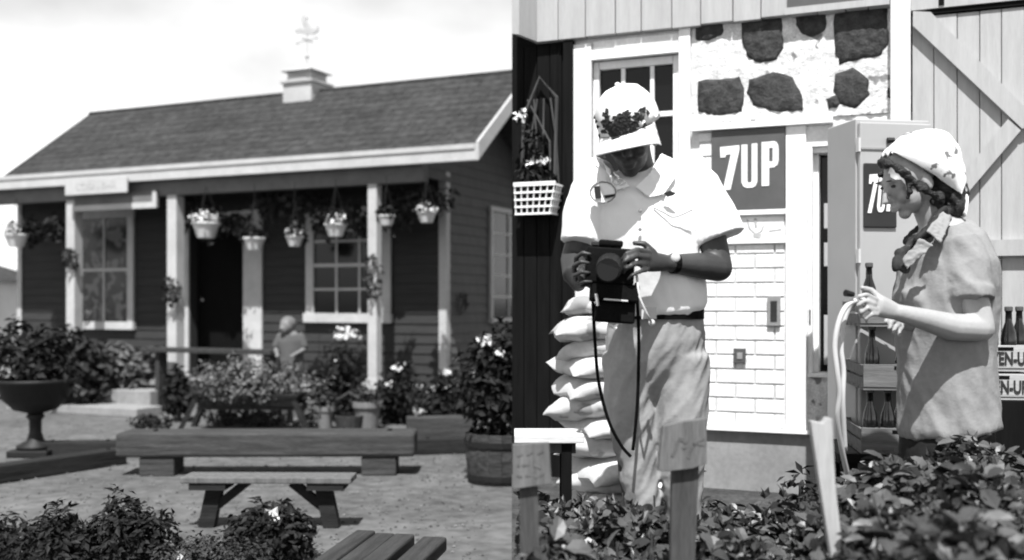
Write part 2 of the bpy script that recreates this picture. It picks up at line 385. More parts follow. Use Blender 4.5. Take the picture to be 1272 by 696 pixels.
# ================================================================== the barn
barn = B.empty('barn', 'barn with pale vertical siding above a whitewashed stone and clapboard wall', 'barn')
z_sid = B.z(800, 38, .06)            # lower edge of the overhanging siding
z_wt = B.z(790, 70); z_wb = B.z(790, 325); z_mb = B.z(950, 151); z_fl = B.z(950, 533); z_dt = B.z(1030, 181); z_db = B.z(1030, 464)
z_cl = B.z(920, 302); TOP = 4.2
SX = B.s
def wp(x0, x1, z0, z1, m, d0=-.15, d1=0.0, name='wall_panel', bevel=0):
    return B.box(MB(), x0, x1, z0, z1, d0, d1).build(name, M[m], barn, bevel=bevel)
# wall pieces round the openings
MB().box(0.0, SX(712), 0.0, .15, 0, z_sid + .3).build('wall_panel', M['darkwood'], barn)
wp(712, 733, z_fl, z_sid + .3, 'white_old'); wp(845, 860, z_fl, z_sid + .3, 'white_old')
wp(733, 845, z_wt, z_sid + .3, 'white_old'); wp(733, 845, z_fl, z_wb, 'white_old')
wp(860, 975, z_fl, z_mb, 'white_old')
wp(975, 1003, z_fl, z_mb, 'white_old'); wp(1003, 1064, z_dt, z_mb, 'white_old'); wp(1003, 1064, z_fl, z_db, 'mortar'); wp(1064, 1133, z_fl, z_mb, 'white_old')
wp(1133, 1500, 0, z_sid + .3, 'darkwood', -.15, 0)
wp(712, 1133, 0, z_fl - .012, 'concrete', -.15, .012, 'foundation')
wp(866, 1040, z_fl - .012, z_fl + .004, 'white', -.02, .05, 'ledge')
# body, roof
sr = SX(1500)
MB().box(0.03, .15, .15, 3.6, 0, TOP).build('end_wall', M['darkwood'], barn)
MB().box(sr - .15, sr, .15, 3.6, 0, TOP).build('end_wall', M['darkwood'], barn)
MB().box(0.03, sr, 3.6, 3.75, 0, TOP).build('back_wall', M['darkwood'], barn)
MB().box(.15, sr - .15, .151, 3.6, 0.001, .01).build('floor', M['darkwood'], barn)
MB().box(.02, sr, .0, .15, z_sid + .302, TOP).build('wall_panel', M['darkwood'], barn)
MB().prism([(0, 0), (0, 0), (0, 0)], 0, 0) if False else None
rf = MB(); rf.hexa([(.01, -.12, TOP), (sr + .1, -.12, TOP), (sr + .1, 3.9, TOP + .9), (.01, 3.9, TOP + .9), (.01, -.12, TOP + .12), (sr + .1, -.12, TOP + .12), (sr + .1, 3.9, TOP + 1.02), (.01, 3.9, TOP + 1.02)])
rf.build('roof', M['roof'], barn)
# upper siding, board by board
seams = [662, 693, 727, 764, 796, 834, 870, 910, 945, 980, 1015, 1050, 1078, 1106]
for i, (a, b) in enumerate(zip(seams, seams[1:])):
    dd = random.uniform(.054, .064)
    mb = MB(); mb.box(SX(a, .06) + .0025, SX(b, .06) - .0025, -dd, -.005, z_sid + random.uniform(-.004, .004), TOP); mb.build('board', M['siding'], barn, bevel=.003)
# the siding turns out towards the yard at its left end
inv = Matrix.Rotation(-R(BA), 3, 'Z')
p0 = Vector((SX(662, .06), -.06, 0)); p1 = inv @ (Vector((0.0, 5.78, 0)) - Vector((0, WY, 0)))
mb = MB(); k = Vector((.03, .03, 0))
mb.hexa([Vector((q.x, q.y, zz)) for zz in (z_sid, TOP) for q in (p1, p0, p0 + k, p1 + k)]); mb.build('board', M['siding'], barn)
wp(978, 1104, B.z(1040, 8), B.z(1040, 8) + .5, 'sign_dark', .065, .075, 'vent_panel')
wp(974, 1105, B.z(1040, 17), B.z(1040, 8.5), 'siding', .065, .08, 'trim_board')
# corner post and big door
wp(1106, 1131, 0, TOP, 'white_old', 0.001, .07, 'corner_post', .004)
zd = B.z(1200, 15, .05)
ds = [1133, 1160, 1189, 1217, 1244, 1273, 1305, 1340, 1375, 1410, 1450]
for a, b in zip(ds, ds[1:]):
    MB().box(SX(a, .04) + .0015, SX(b, .04) - .0015, -.04 - random.uniform(0, .004), -.012, .05, zd).build('board', M['siding'], barn, bevel=.003)
wp(1131.5, 1450, zd + .03, TOP, 'siding', .001, .065, 'header_board')
wp(1150, 1450, zd + .006, zd + .028, 'darkwood', .001, .055, 'door_track')
wp(1166, 1173, zd + .04, zd + .5, 'darkwood', .066, .07, 'strap')
def brace(pts, d0=.045, d1=.082, name='brace', m='siding'):
    poly = [(B.s(x, d1), B.z(x, y, d1)) for x, y in pts]
    MB().prism(poly, -d1, -d0).build(name, M[m], barn)
brace([(1134, 32), (1134, 14), (1156, 15), (1290, 150), (1270, 160)])
brace([(1268, 162), (1252, 148), (1134, 292), (1134, 320)])
wp(1134, 1450, B.z(1255, 318, .06), B.z(1255, 298, .06), 'siding', .045, .082, 'brace')
# dark plank wall on the left
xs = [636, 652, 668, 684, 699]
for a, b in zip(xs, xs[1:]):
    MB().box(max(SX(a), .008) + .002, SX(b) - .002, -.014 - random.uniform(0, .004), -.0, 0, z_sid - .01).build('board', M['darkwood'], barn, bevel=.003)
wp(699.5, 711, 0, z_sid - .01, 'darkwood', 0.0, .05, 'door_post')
# window
win = bpy.data.objects.new('window', None); C.objects.link(win); win.parent = barn
def wb(x0, x1, y0, y1, d0, d1, m, name, parent=win, bevel=0.002):
    xc = (x0 + x1) / 2
    return B.box(MB(), x0, x1, B.z(xc, y1, d1), B.z(xc, y0, d1), d0, d1).build(name, M[m], parent, bevel=bevel)
za, zb_ = z_wb, z_wt
def wz(x0, x1, z0, z1, d0, d1, m, name, parent): return B.box(MB(), x0, x1, z0, z1, d0, d1).build(name, M[m], parent, bevel=.002)
wz(711.5, 734, za - .06, zb_ + .09, .001, .03, 'white', 'frame', win)
wz(843, 857, za - .06, zb_ + .13, .001, .03, 'white', 'frame', win)
wz(734.5, 842.5, zb_ - .005, zb_ + .05, .001, .028, 'white', 'frame', win)
wz(730, 848, za - .05, za - .005, .001, .05, 'white', 'sill', win)
wz(737, 744, za, zb_ - .006, -.06, -.03, 'white', 'frame', win); wz(836, 843, za, zb_ - .006, -.06, -.03, 'white', 'frame', win)
wz(744.5, 835.5, zb_ - .05, zb_ - .007, -.06, -.03, 'white', 'frame', win)
zr = B.z(790, 142)
wz(744.5, 835.5, zr - .016, zr + .012, -.065, -.035, 'white', 'sash_rail', win)
for xm in (774, 810): wz(xm - 2.5, xm + 2.5, za, zb_ - .051, -.058, -.04, 'white', 'muntin', win)
xg = [744.5, 774, 810, 836]
for a, b in zip(xg, xg[1:]):
    for z0, z1 in ((za, zr), (zr, zb_ - .05)): wz(a, b, z0 + .001, z1 - .001, -.066, -.06, 'glass', 'pane', win)
wz(737, 843, zb_ + .055, zb_ + .10, .001, .02, 'white_old', 'head_board', win)
# stone and mortar panel, rough, above the sign ledge
mp_ = MB(); nx, nz_ = 44, 26; x0, x1 = SX(860), SX(1106); z0, z1 = z_mb + .002, z_sid + .3
rs = random.Random(3)
for j in range(nz_ + 1):
    for i in range(nx + 1): mp_.v.append((x0 + (x1 - x0) * i / nx, -.004 - .012 * rs.random(), z0 + (z1 - z0) * j / nz_))
for j in range(nz_):
    for i in range(nx): mp_.f.append((j * (nx + 1) + i, j * (nx + 1) + i + 1, (j + 1) * (nx + 1) + i + 1, (j + 1) * (nx + 1) + i))
mortar = mp_.build('mortar_panel', M['mortar'], barn, smooth=True)
MB().box(x0, x1, 0.0, .15, z_mb + .001, z_sid + .3).build('wall_panel', M['mortar'], barn)
def stone(pts, dome=.010):
    q = [(B.s(x, .01), B.z(x, y, .01)) for x, y in pts]
    out = []
    for i in range(len(q)):                          # rough outline
        a = q[i]; b = q[(i + 1) % len(q)]
        for t in (0, .33, .66): out.append((a[0] * (1 - t) + b[0] * t + rs.uniform(-.006, .006), a[1] * (1 - t) + b[1] * t + rs.uniform(-.006, .006)))
    cx = sum(p[0] for p in out) / len(out); cz = sum(p[1] for p in out) / len(out); n = len(out)
    vs_ = []
    for k, y in ((1.0, -.002), (.97, -.014), (.8, -.014 - dome * .7), (.45, -.014 - dome)):
        vs_ += [(cx + (px - cx) * k, y + rs.uniform(-.004, .004) * (k < .9), cz + (pz - cz) * k) for px, pz in out]
    vs_.append((cx, -.014 - dome, cz))
    fs = [(j * n + i, j * n + (i + 1) % n, (j + 1) * n + (i + 1) % n, (j + 1) * n + i) for j in range(3) for i in range(n)] + [(3 * n + i, 3 * n + (i + 1) % n, 4 * n) for i in range(n)]
    MB().add(vs_, fs).build('stone', M['stone'], mortar, smooth=True)
stone([(866, 100), (895, 98), (920, 95), (925, 118), (922, 140), (890, 145), (866, 138)])
stone([(864, 30), (900, 26), (898, 44), (880, 52), (864, 50)])
stone([(920, 26), (972, 20), (974, 60), (965, 74), (945, 80), (928, 70), (922, 50)])
stone([(930, 98), (960, 88), (985, 95), (999, 120), (998, 138), (970, 140), (935, 132), (928, 115)])
stone([(990, 18), (1028, 14), (1026, 36), (1012, 46), (998, 44), (988, 32)])
stone([(1036, 12), (1070, 8), (1103, 4), (1104, 55), (1095, 70), (1060, 76), (1042, 82), (1035, 60)])
stone([(1036, 92), (1060, 83), (1078, 98), (1080, 118), (1062, 136), (1040, 128), (1034, 112)])
stone([(1025, 122), (1040, 118), (1044, 132), (1030, 136)])
stone([(1103, 110), (1106, 108), (1106, 122), (1102, 121)], .008)
# ledge above the sign, pilaster, clapboards
wz(858, 1034, z_mb - .035, z_mb - .004, .001, .05, 'white', 'ledge', barn)
wz(976, 1001, z_fl + .006, z_mb - .036, .001, .022, 'white', 'pilaster', barn)
wz(868, 975.5, z_cl - .006, z_cl + .006, .001, .03, 'white', 'moulding', barn)
BRK = {}
def bricks(x0, x1, zlo, zhi, ch=.0765, bl=.205):        # painted bricks in running bond, joints recessed
    a, b = SX(x0, .01), SX(x1, .01); z = zlo; row = 0
    MB().box(a, b, -.004, -.0005, zlo, zhi).build('joint_bed', M['joint'], barn)
    while z < zhi - .015:
        h = min(ch, zhi - z) - .009; x = a - (bl / 2 if row % 2 else 0)
        while x < b - .01:
            xa, xb = max(x + .005, a), min(x + bl - .004, b); x += bl
            if xb - xa < .02: continue
            key = (round(xb - xa, 3), round(h, 3)); L = (xa, -.0042, z + .0045)
            if key not in BRK:
                BRK[key] = MB().box(0, xb - xa, -.006, 0, 0, h).build('brick', M['brick'], barn, bevel=.003, loc=L)
            else: inst(BRK[key], barn, L)
        z += ch; row += 1
bricks(866, 974, z_fl + .006, z_cl - .008); bricks(735, 843, z_fl + .006, za - .055); bricks(868, 884, z_cl + .008, z_mb - .04)
# door recess behind the cooler
door = bpy.data.objects.new('door', None); C.objects.link(door); door.parent = barn
wz(1003.5, 1009, z_db, z_dt, -.15, -.002, 'white', 'frame', door); wz(1009.5, 1064, z_dt - .03, z_dt - .001, -.15, -.03, 'white', 'frame', door)
wz(1010, 1017, z_db + .001, z_dt - .031, -.14, -.07, 'white', 'stile', door)
wz(1017.5, 1064, z_db + .001, z_dt - .031, -.15, -.14, 'glass', 'pane', door)
for y0, y1 in ((250, 282), (300, 330), (392, 455)): wz(1023.5, 1029, B.z(1026, y1), B.z(1026, y0), -.139, -.13, 'siding', 'rail', door)
wz(1005, 1007, z_db + .25, z_db + .33, -.001, .004, 'metal_black', 'hinge', door)
wz(1003.5, 1064, z_db - .02, z_db - .001, -.14, .03, 'white', 'sill', door)
wz(906, 974, B.z(940, 300, .02), B.z(940, 270, .02), .001, .012, 'white', 'notice_panel', barn)
# small wall fittings
sw = tag(B.box(MB(), 953, 969, B.z(961, 405, .03), B.z(961, 368, .03), .012, .03).build('switch_box', M['concrete'], None, bevel=.002), 'tall grey switch box on the white clapboard wall right of the man', 'switch')
sw.location = barn.location; sw.rotation_euler = barn.rotation_euler
k = B.box(MB(), 957, 965, B.z(961, 399, .03), B.z(961, 374, .03), .0305, .034).build('switch_plate', M['ink_black'], sw)
ob = tag(B.box(MB(), 911, 926, B.z(918, 451, .03), B.z(918, 433, .03), .012, .03).build('outlet_box', M['sign_dark'], None, bevel=.002), 'small square outlet box low on the clapboard wall', 'outlet')
ob.location = barn.location; ob.rotation_euler = barn.rotation_euler
B.box(MB(), 915.5, 922, B.z(918, 446, .03), B.z(918, 438, .03), .0305, .034).build('socket', M['concrete'], ob)
# little drawing above the moulding
dr = MB()
def strokes(mb, fr, pts, wd, d0, d1):
    for a, b in zip(pts, pts[1:]):
        A_ = Vector((fr.s(a[0], d1), 0, fr.z(a[0], a[1], d1))); B_ = Vector((fr.s(b[0], d1), 0, fr.z(b[0], b[1], d1)))
        dv = (B_ - A_).normalized(); nn = Vector((-dv.z, 0, dv.x)) * wd / 2; A_ = A_ - dv * wd * .3; B_ = B_ + dv * wd * .3
        mb.prism([(p.x, p.z) for p in (A_ - nn, B_ - nn, B_ + nn, A_ + nn)], -d1, -d0)
strokes(dr, B, [(928, 273), (931, 284), (939, 291), (946, 287), (948, 281)], .008, .0125, .0145)
strokes(dr, B, [(938, 272), (939, 281)], .012, .015, .016); strokes(dr, B, [(937, 292), (944, 293)], .02, .015, .017)
strokes(dr, B, [(955, 287), (970, 285)], .006, .0125, .0145)
dr.build('drawing', M['ink_faint'], barn)
# ---- the big dark sign
SEVEN = [(85, 143), (168, 139), (168, 160), (130, 330), (98, 330), (132, 176), (110, 177), (108, 188), (87, 188)]
UU = [(178, 138), (203, 138), (203, 295), (206, 303), (219, 303), (222, 295), (222, 136), (246, 135), (246, 300), (238, 318), (225, 325), (200, 325), (186, 318), (178, 300)]
PP = [[(265, 132), (297, 131), (297, 320), (265, 320)], [(297.5, 131), (318, 130), (330, 136), (337, 150), (337, 157), (297.5, 158)], [(313, 158.5), (338, 158.5), (338, 216), (313, 216)], [(297.5, 216.5), (337, 216.5), (333, 232), (318, 242), (297.5, 243)]]
sign = B.empty('wall_sign', 'large dark square sign with white numeral and letters under the stone panel', 'sign')
B.box(MB(), 884, 975, B.z(930, 260, .03), B.z(930, 160.5, .03), .008, .028).build('panel', M['sign_dark'], sign)
B.box(MB(), 882, 976, B.z(930, 267, .03), B.z(930, 261, .03), .008, .034).build('bottom_strip', M['white'], sign)
lt = MB()
for poly in [SEVEN, UU] + PP: lt.prism([(B.s(870 + x / 3.48, .03), B.z(930, 140 + y / 3.48, .03)) for x, y in poly], -.0315, -.0285)
lt.build('lettering', M['letter'], sign)
# ================================================================== hanging basket on the dark wall
bk = B.empty('wall_basket', 'white lattice basket planter hanging on the dark barn wall', 'basket')
bx0 = .42 * .16 + .01; bx1 = B.s(690, .16); zt = B.z(665, 230, .14); zb2 = B.z(665, 265, .14)
lat = MB()
for k in range(5):
    f = k / 4; z = zt + (zb2 - zt) * f; ins = .035 * f
    lat.box(bx0, bx1 - ins, -.165 + ins * .6, -.155 + ins * .6, z - .007, z + .004)
    lat.box(bx1 - ins - .008, bx1 - ins, -.155 + ins * .6, -.02, z - .007, z + .004)
for k in range(7):
    f = k / 6; xa = bx0 + .006 + (bx1 - bx0 - .012) * f; xb = bx0 + .006 + (bx1 - bx0 - .05) * f
    lat.bar((xa, -.159, zt), (xb, -.139, zb2), .006, .006)
for k in range(1, 4):
    y = -.155 + .034 * k; lat.bar((bx1 - .004, y, zt), (bx1 - .038, y, zb2), .006, .006)
lat.build('lattice', M['white'], bk)
MB().box(bx0 + .012, bx1 - .045, -.125, -.025, zb2, zt - .02).build('liner', M['black'], bk)
MB().box(bx0, bx1, -.167, -.153, zt + .004, zt + .016).build('rim', M['white'], bk)
wr = MB()
for k in range(5): wr.tube([(bx0 + .03 + .05 * k, -.05, zt), (bx0 + .06 + .04 * k, -.06, zt + .25), (bx0 + .1 + .02 * k * (-1) ** k, -.05, zt + .5)], .006, 6)
wr.tube([(bx0 + .01, -.06, zt + .05), (bx0 + .02, -.06, zt + .4), (bx0 + .12, -.06, zt + .62), (bx1 - .03, -.06, zt + .5), (bx1 - .04, -.06, zt + .05)], .011, 6)
wr.build('branch_hoop', M['wood_brown'], bk)
bp_ = thing('basket_flowers', 'white flowers growing in the lattice basket on the dark wall', 'flowers', B.world((bx0 + bx1) / 2, .09, zt))
foliage_mb([((-.02, 0, .05), (.1, .06, .09)), ((-.03, 0, .2), (.06, .05, .12))], 160, .05, .03).build('foliage', M['leaf_d'], bp_)
petals(MB(), (-.01, -.02, .12), (.07, .05, .05), 40, .03).build('flower_cluster', M['petal'], bp_); petals(MB(), (-.1, 0, .38), (.03, .03, .06), 20, .03).build('flower_cluster', M['petal'], bp_)
# ================================================================== cooler, its sign
K0 = P(1063, 0, 4.6); K1 = P(1155, 0, 4.66)
K = Fr(K0.x, K0.y, math.degrees(math.atan2(K1.y - K0.y, K1.x - K0.x)))
kw = (Vector((K1.x, K1.y)) - Vector((K0.x, K0.y))).length; zk = EYE - (152 - HY) * 4.7 / F
cool = K.empty('drinks_cooler', 'tall pale grey metal drinks cooler standing open beside the doorway', 'cooler')
MB().box(0, kw, .0, .27, .08, zk).build('cabinet', M['grey_metal'], cool, bevel=.006)
MB().box(.005, kw - .01, -.03, -.002, .45, zk - .02).build('door', M['grey_metal'], cool, bevel=.006)
MB().box(.02, kw - .02, .01, .26, 0, .08).build('plinth', M['metal_black'], cool)
for zz in (zk - .12, 1.2, .7): MB().box(-.004, .006, -.034, -.006, zz - .03, zz + .03).build('hinge', M['chrome'], cool)
MB().tube([(kw * .35, -.045, zk - .1), (kw * .35 + .03, -.05, zk - .1)], .012, 8).build('latch', M['metal_black'], cool)
MB().box(.008, kw - .012, -.036, -.031, zk - .14, zk - .132).build('trim', M['concrete'], cool)
cs = K.empty('cooler_sign', 'small black rounded sign with slanted white letters on the cooler', 'sign')
xa, xb = K.s(1073, .04), K.s(1114, .04); za_, zb3 = K.z(1093, 283, .04), K.z(1093, 203, .04)
MB().box(xa, xb, -.042, -.032, za_, zb3).build('panel', M['sign_black'], cs, bevel=.008)
lt = MB(); wsc = (xb - xa) * .84 / 253; hsc = (zb3 - za_) * .62 / 195
for poly in [SEVEN, UU] + PP:
    lt.prism([(xa + (xb - xa) * .06 + (x - 85 + (330 - y) * .16) * wsc, zb3 - (zb3 - za_) * .14 - (y - 130) * hsc) for x, y in poly], -.046, -.0425)
lt.build('lettering', M['letter'], cs)
# ================================================================== crates and bottles
def bottle_mesh():
    b = MB(); b.lathe([(.026, 0), (.03, .006), (.03, .12), (.027, .145), (.014, .185), (.0125, .225), (.015, .228), (.015, .24), (.011, .243)], 12)
    return b
bsrc = None
def bottle(p, label):
    global bsrc
    if bsrc is None:
        o = bottle_mesh().build('bottle', M['bottle'], None, smooth=True); bsrc = o
        lb = MB(); lb.lathe([(.0302, .05), (.0305, .052), (.0305, .088), (.0302, .09)], 12, close=False); lb.build('bottle_label', M['concrete'], o)
        cp = MB(); cp.lathe([(.0165, .232), (.0165, .246), (.012, .249)], 10); cp.build('cap', M['sign_dark'], o)
    else:
        o = inst(bsrc)
        for ch in bsrc.children: inst(ch, o)
        o.parent = None
    o.location = p; tag(o, label, 'bottle', 'dark bottles in the drink crates'); return o
CW, CD, CH = .30, .42, .105
def crate(p, rz, label, txt=True):
    cm_ = M['crate'] if txt else M['crate_shade']
    t = thing('bottle_crate', label, 'crate', p, rz, 'wooden drink crates stacked behind the woman')
    th = .012
    e = MB().box(-CW / 2, CW / 2, 0, th, .012, CH).build('end_board', cm_, t, bevel=.002); inst(e, t, (0, CD - th, 0))
    for s_ in (-1, 1):
        for z0, z1 in ((.012, .05), (.06, .1)):
            MB().box(s_ * CW / 2 - (th if s_ > 0 else 0), s_ * CW / 2 + (th if s_ < 0 else 0), th + .001, CD - th - .001, z0, z1).build('slat', cm_, t)
    for k in range(4): MB().box(-CW / 2, CW / 2, .004 + k * .106, .004 + k * .106 + .09, 0, .0115).build('slat', cm_, t)
    MB().box(-.03, .03, -.0015, -.0005, .084, .098).build('hand_hole', M['black'], t)
    if txt: text_mesh('lettering', 'SEVEN-UP', .072, M['ink_black'], t, Matrix.Translation((0, -.003, .05)) @ STAND, .002, .001, .62)
    return t
def in_crate(t, k, lab):
    m = Matrix.Translation(t.location) @ Matrix.Rotation(t.rotation_euler.z, 4, 'Z')
    for dx, dy in k: bottle(m @ Vector((dx, dy, .013)), lab)
grid = [(-.105, .06), (-.035, .06), (.105, .06), (.035, .15)]
Zc = 4.22
xl = (1118 - CX) / F * Zc; xr = (1248 - CX) / F * Zc
zc1 = EYE - (565 - HY) * Zc / F; rzc = R(-8)
names = ['bottom wooden crate in the bottle stack at the cooler, half hidden by leaves', 'middle wooden crate of bottles in the stack at the cooler', 'top wooden crate of bottles in the stack at the cooler, behind the hand']
zz = zc1
for i in range(3):
    c = crate((xl + .01 * (i % 2), Zc + .006 * i, zz), rzc, names[i], False); in_crate(c, grid if i == 0 else [(-.105, .06), (.035, .15)], 'dark glass bottle in the %s crate of the stack between the cooler and the woman' % ('bottom', 'middle', 'top')[i]); zz += .258
MB_stand = thing('crate_stand', 'dark wooden stand under the bottle crates, hidden in the leaves', 'stand', ((xl + xr) / 2, Zc, 0), rzc)
MB().box(-.45, .45, -.02, .46, zc1 - .04, zc1 - .003).build('top_board', M['darkwood'], MB_stand)
for sx in (-.4, .4):
    for sy in (.02, .4): MB().box(sx - .03, sx + .03, sy - .03, sy + .03, 0, zc1 - .041).build('leg', M['darkwood'], MB_stand)
zr0 = EYE - (497 - HY) * Zc / F
MB().box(.0, .43, .0, .44, zc1 - .002, zr0 - .003).build('riser', M['darkwood'], MB_stand)
c = crate((xr - .012, Zc, zr0), rzc, 'lower lettered crate at the right edge behind the woman')
c = crate((xr + .004, Zc, zr0 + .115), rzc, 'upper lettered crate holding bottles at the right edge behind the woman'); in_crate(c, [(.03, .06), (-.04, .06), (.1, .15), (-.1, .15), (.0, .2)], 'dark bottle in the lettered crate at the right edge')
# ================================================================== paper sacks
def sack_mesh(L, W, T, seed):                          # filled bag: round body, flat sewn ends
    r_ = random.Random(seed); nu, nv = 26, 24; mb = MB(); ph = [r_.uniform(0, 6) for _ in range(6)]
    for i in range(nu + 1):
        u = -1 + 2 * i / nu; e = max(0.0, 1 - abs(u) ** 3.2) ** .55
        for k in range(nv):
            an = 2 * math.pi * k / nv; c_, s_ = math.cos(an), math.sin(an)
            y = W / 2 * math.copysign(abs(c_) ** .75, c_) * (.80 + .2 * max(0, 1 - abs(u) ** 5)); z = T / 2 * math.copysign(abs(s_) ** .85, s_) * (e + .05)
            wr_ = .006 * math.sin(4 * u + 3 * c_ + ph[0]) + .005 * math.sin(9 * c_ + 2 * u + ph[1]) * abs(u) + .004 * math.sin(13 * u + 5 * s_ + ph[2])
            x = u * L / 2 + .012 * math.sin(3 * c_ + ph[3]) * u * u
            mb.v.append((x, y + wr_ * c_, T / 2 + z + wr_ * s_ * e - .03 * abs(u) ** 4 + .012 * math.sin(5 * c_ + ph[4]) * abs(u) ** 6))
    for i in range(nu):
        for k in range(nv): mb.f.append((i * nv + k, i * nv + (k + 1) % nv, (i + 1) * nv + (k + 1) % nv, (i + 1) * nv + k))
    mb.f += [tuple(reversed(range(nv))), tuple(range(nu * nv, (nu + 1) * nv))]
    return mb
sacks = [(.0, 0), (.05, 9), (.02, -16), (.05, 20), (.0, -9), (.03, 24), (-.03, -18), (-.01, 10), (-.015, 20), (.03, -22), (-.03, 4), (.02, -14), (.0, 12), (.04, -8)]
zs = 0.0; Zs = 4.45; x_l = 700
ords = ['lowest', 'second', 'third', 'fourth', 'fifth', 'sixth', 'seventh', 'eighth', 'ninth', 'tenth', 'eleventh', 'twelfth', 'topmost']
srcs = [sack_mesh(.52, .42, .118, i).build('paper_sack', M['sack'], None, smooth=True) for i in range(4)]
used = set()
NS = 12
for i in range(NS):
    k = i % 4
    o = srcs[k] if k not in used else inst(srcs[k]); used.add(k)
    dx, rz = sacks[i]
    o.location = ((x_l - CX) / F * Zs + .25 + dx, Zs + .1 + (i % 3) * .02 - .02, zs); o.rotation_euler = (R(rz * .15), R(-4 + (i % 3) * 4), R(rz))
    lab = f'plump pale paper sack, {ords[i] if i < NS - 1 else "topmost"}' + (' from the ground' if 0 < i < NS - 1 else '') + ' in the pile left of the man'
    tag(o, lab, 'sack', 'pale paper sacks piled by the dark wall'); zs += .083
# ================================================================== the house with the porch
H = Fr(-.382, 10.8, -24.4)
WB = .85                                             # depth of the house wall behind the eave
house = H.empty('porch_house', 'dark clapboard house with shingle roof, white fascia and post porch', 'house', 0)
zfl = .05; zf0 = H.z(473, 207); zf1 = H.z(473, 187.5); zbm = H.z(330, 237, -.15)
zfl = ZL + .36
aL = H.s(10); aX = H.s(-70)
RB = 1.38; zrg = H.z(380, 116, -RB)
print('house', zf0, zf1, zbm, zrg, aL, aX)
def hb(a0, a1, b0, b1, z0, z1, m, name, parent=house, bevel=0): return MB().box(a0, a1, b0, b1, z0, z1).build(name, M[m], parent, bevel=bevel)
# roof: deck, shingle courses, back slope
roof = MB().hexa([(aL, .012, zf1 - .03), (0, .012, zf1 - .03), (0, RB, zrg - .03), (aL, RB, zrg - .03), (aL, .012, zf1), (0, .012, zf1), (0, RB, zrg), (aL, RB, zrg)]).build('roof', M['roof'], house)
zbk = zrg - 2.0 * .55
MB().hexa([(aL, RB, zrg - .03), (0, RB, zrg - .03), (0, RB + 2.0, zbk - .03), (aL, RB + 2.0, zbk - .03), (aL, RB, zrg), (0, RB, zrg), (0, RB + 2.0, zbk), (aL, RB + 2.0, zbk)]).build('back_slope', M['roof'], roof)
nc = 12; sl = (zrg - zf1) / RB
rs = random.Random(11)
for k in range(nc):                                  # lapped shingles, tab by tab
    b0 = -.03 + RB * k / nc; b1 = -.03 + RB * (k + 1.08) / nc
    b1 = min(b1, RB)
    a = aL - .02 - rs.uniform(0, .25)
    c = MB()
    while a < .02:
        wdt = rs.uniform(.22, .34); a2 = min(a + wdt, .02); x0 = max(a, aL - .02)
        if a2 - x0 > .02:
            h = rs.uniform(.012, .020); dz = .004
            c.hexa([(x0 + .003, b0, zf1 + sl * b0 + dz), (a2 - .003, b0, zf1 + sl * b0 + dz), (a2 - .003, b1, zf1 + sl * b1 + dz), (x0 + .003, b1, zf1 + sl * b1 + dz),
                    (x0 + .003, b0, zf1 + sl * b0 + dz + h), (a2 - .003, b0, zf1 + sl * b0 + dz + h), (a2 - .003, b1, zf1 + sl * b1 + dz + .006), (x0 + .003, b1, zf1 + sl * b1 + dz + .006)])
        a += wdt
    c.build('shingle_course', M['roof'], roof)
MB().tube([(aL - .02, RB, zrg + .012), (.02, RB, zrg + .012)], .028, 8).build('ridge_cap', M['roof'], roof)
# fascia and gutter boards, rake boards
hb(aX, .03, -.045, .01, zf0, zf1 + .005, 'hwhite', 'fascia', bevel=.004)
hb(aX, .02, -.06, -.0455, zf1 - .05, zf1 + .002, 'hwhite', 'gutter_lip')
def rake(a):
    MB().hexa([(a, -.04, zf0), (a + .03, -.04, zf0), (a + .03, RB, zrg - .14), (a, RB, zrg - .14), (a, -.04, zf1 + .02), (a + .03, -.04, zf1 + .02), (a + .03, RB, zrg + .03), (a, RB, zrg + .03)]).build('rake_board', M['hwhite'], roof)
    MB().hexa([(a, RB + .001, zrg - .14), (a + .03, RB + .001, zrg - .14), (a + .03, RB + 2.0, zbk - .14), (a, RB + 2.0, zbk - .14), (a, RB + .001, zrg + .03), (a + .03, RB + .001, zrg + .03), (a + .03, RB + 2.0, zbk + .03), (a, RB + 2.0, zbk + .03)]).build('rake_board', M['hwhite'], roof)
rake(.031); 
MB().hexa([(aL - .05, -.04, zf0 + .05), (aL - .02, -.04, zf0 + .05), (aL - .02, RB, zrg - .1), (aL - .05, RB, zrg - .1), (aL - .05, -.04, zf1), (aL - .02, -.04, zf1), (aL - .02, RB, zrg), (aL - .05, RB, zrg)]).build('rake_board', M['roof'], roof)
hb(aX, aL - .06, .012, WB + .1, zf1 - .06, zf1 - .02, 'hwhite', 'porch_roof_slab')
# beam, posts, porch floor, step
gA = H.s(555, -WB)                                   # house corner on the right
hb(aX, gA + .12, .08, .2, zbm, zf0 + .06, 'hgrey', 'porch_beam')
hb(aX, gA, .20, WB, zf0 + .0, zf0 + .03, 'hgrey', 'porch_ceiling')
def post(x, wpx, b=.08, top=zbm, base=zfl, m='hwhite', name='porch_post'):
    a = H.s(x, -b); wd = wpx / F * (H.o[1] + a * H.A[1]) / .92 * .92
    p = hb(a - wd / 2, a + wd / 2, b, b + wd, base, top, m, name, bevel=.006)
    hb(a - wd / 2 - .012, a + wd / 2 + .012, b - .012, b + wd + .012, base + .001, base + .1, m, 'plinth', p)
    return a
for x, wpx in ((87, 14), (213, 15), (462, 13)): post(x, wpx)
aW = H.s(25, -WB)
hb(aX, gA + .3, .0, WB, zfl - .06, zfl, 'concrete', 'porch_floor')
hb(aX, gA + .25, .06, WB + 2.2, ZL, zfl - .061, 'pot_grey', 'plinth_wall')
hb(H.s(84), H.s(212), -.34, -.012, ZL, zfl - .1, 'concrete', 'step', bevel=.01)
hb(H.s(70), H.s(228), -.75, -.345, ZL, ZL + .1, 'concrete', 'step', bevel=.01)
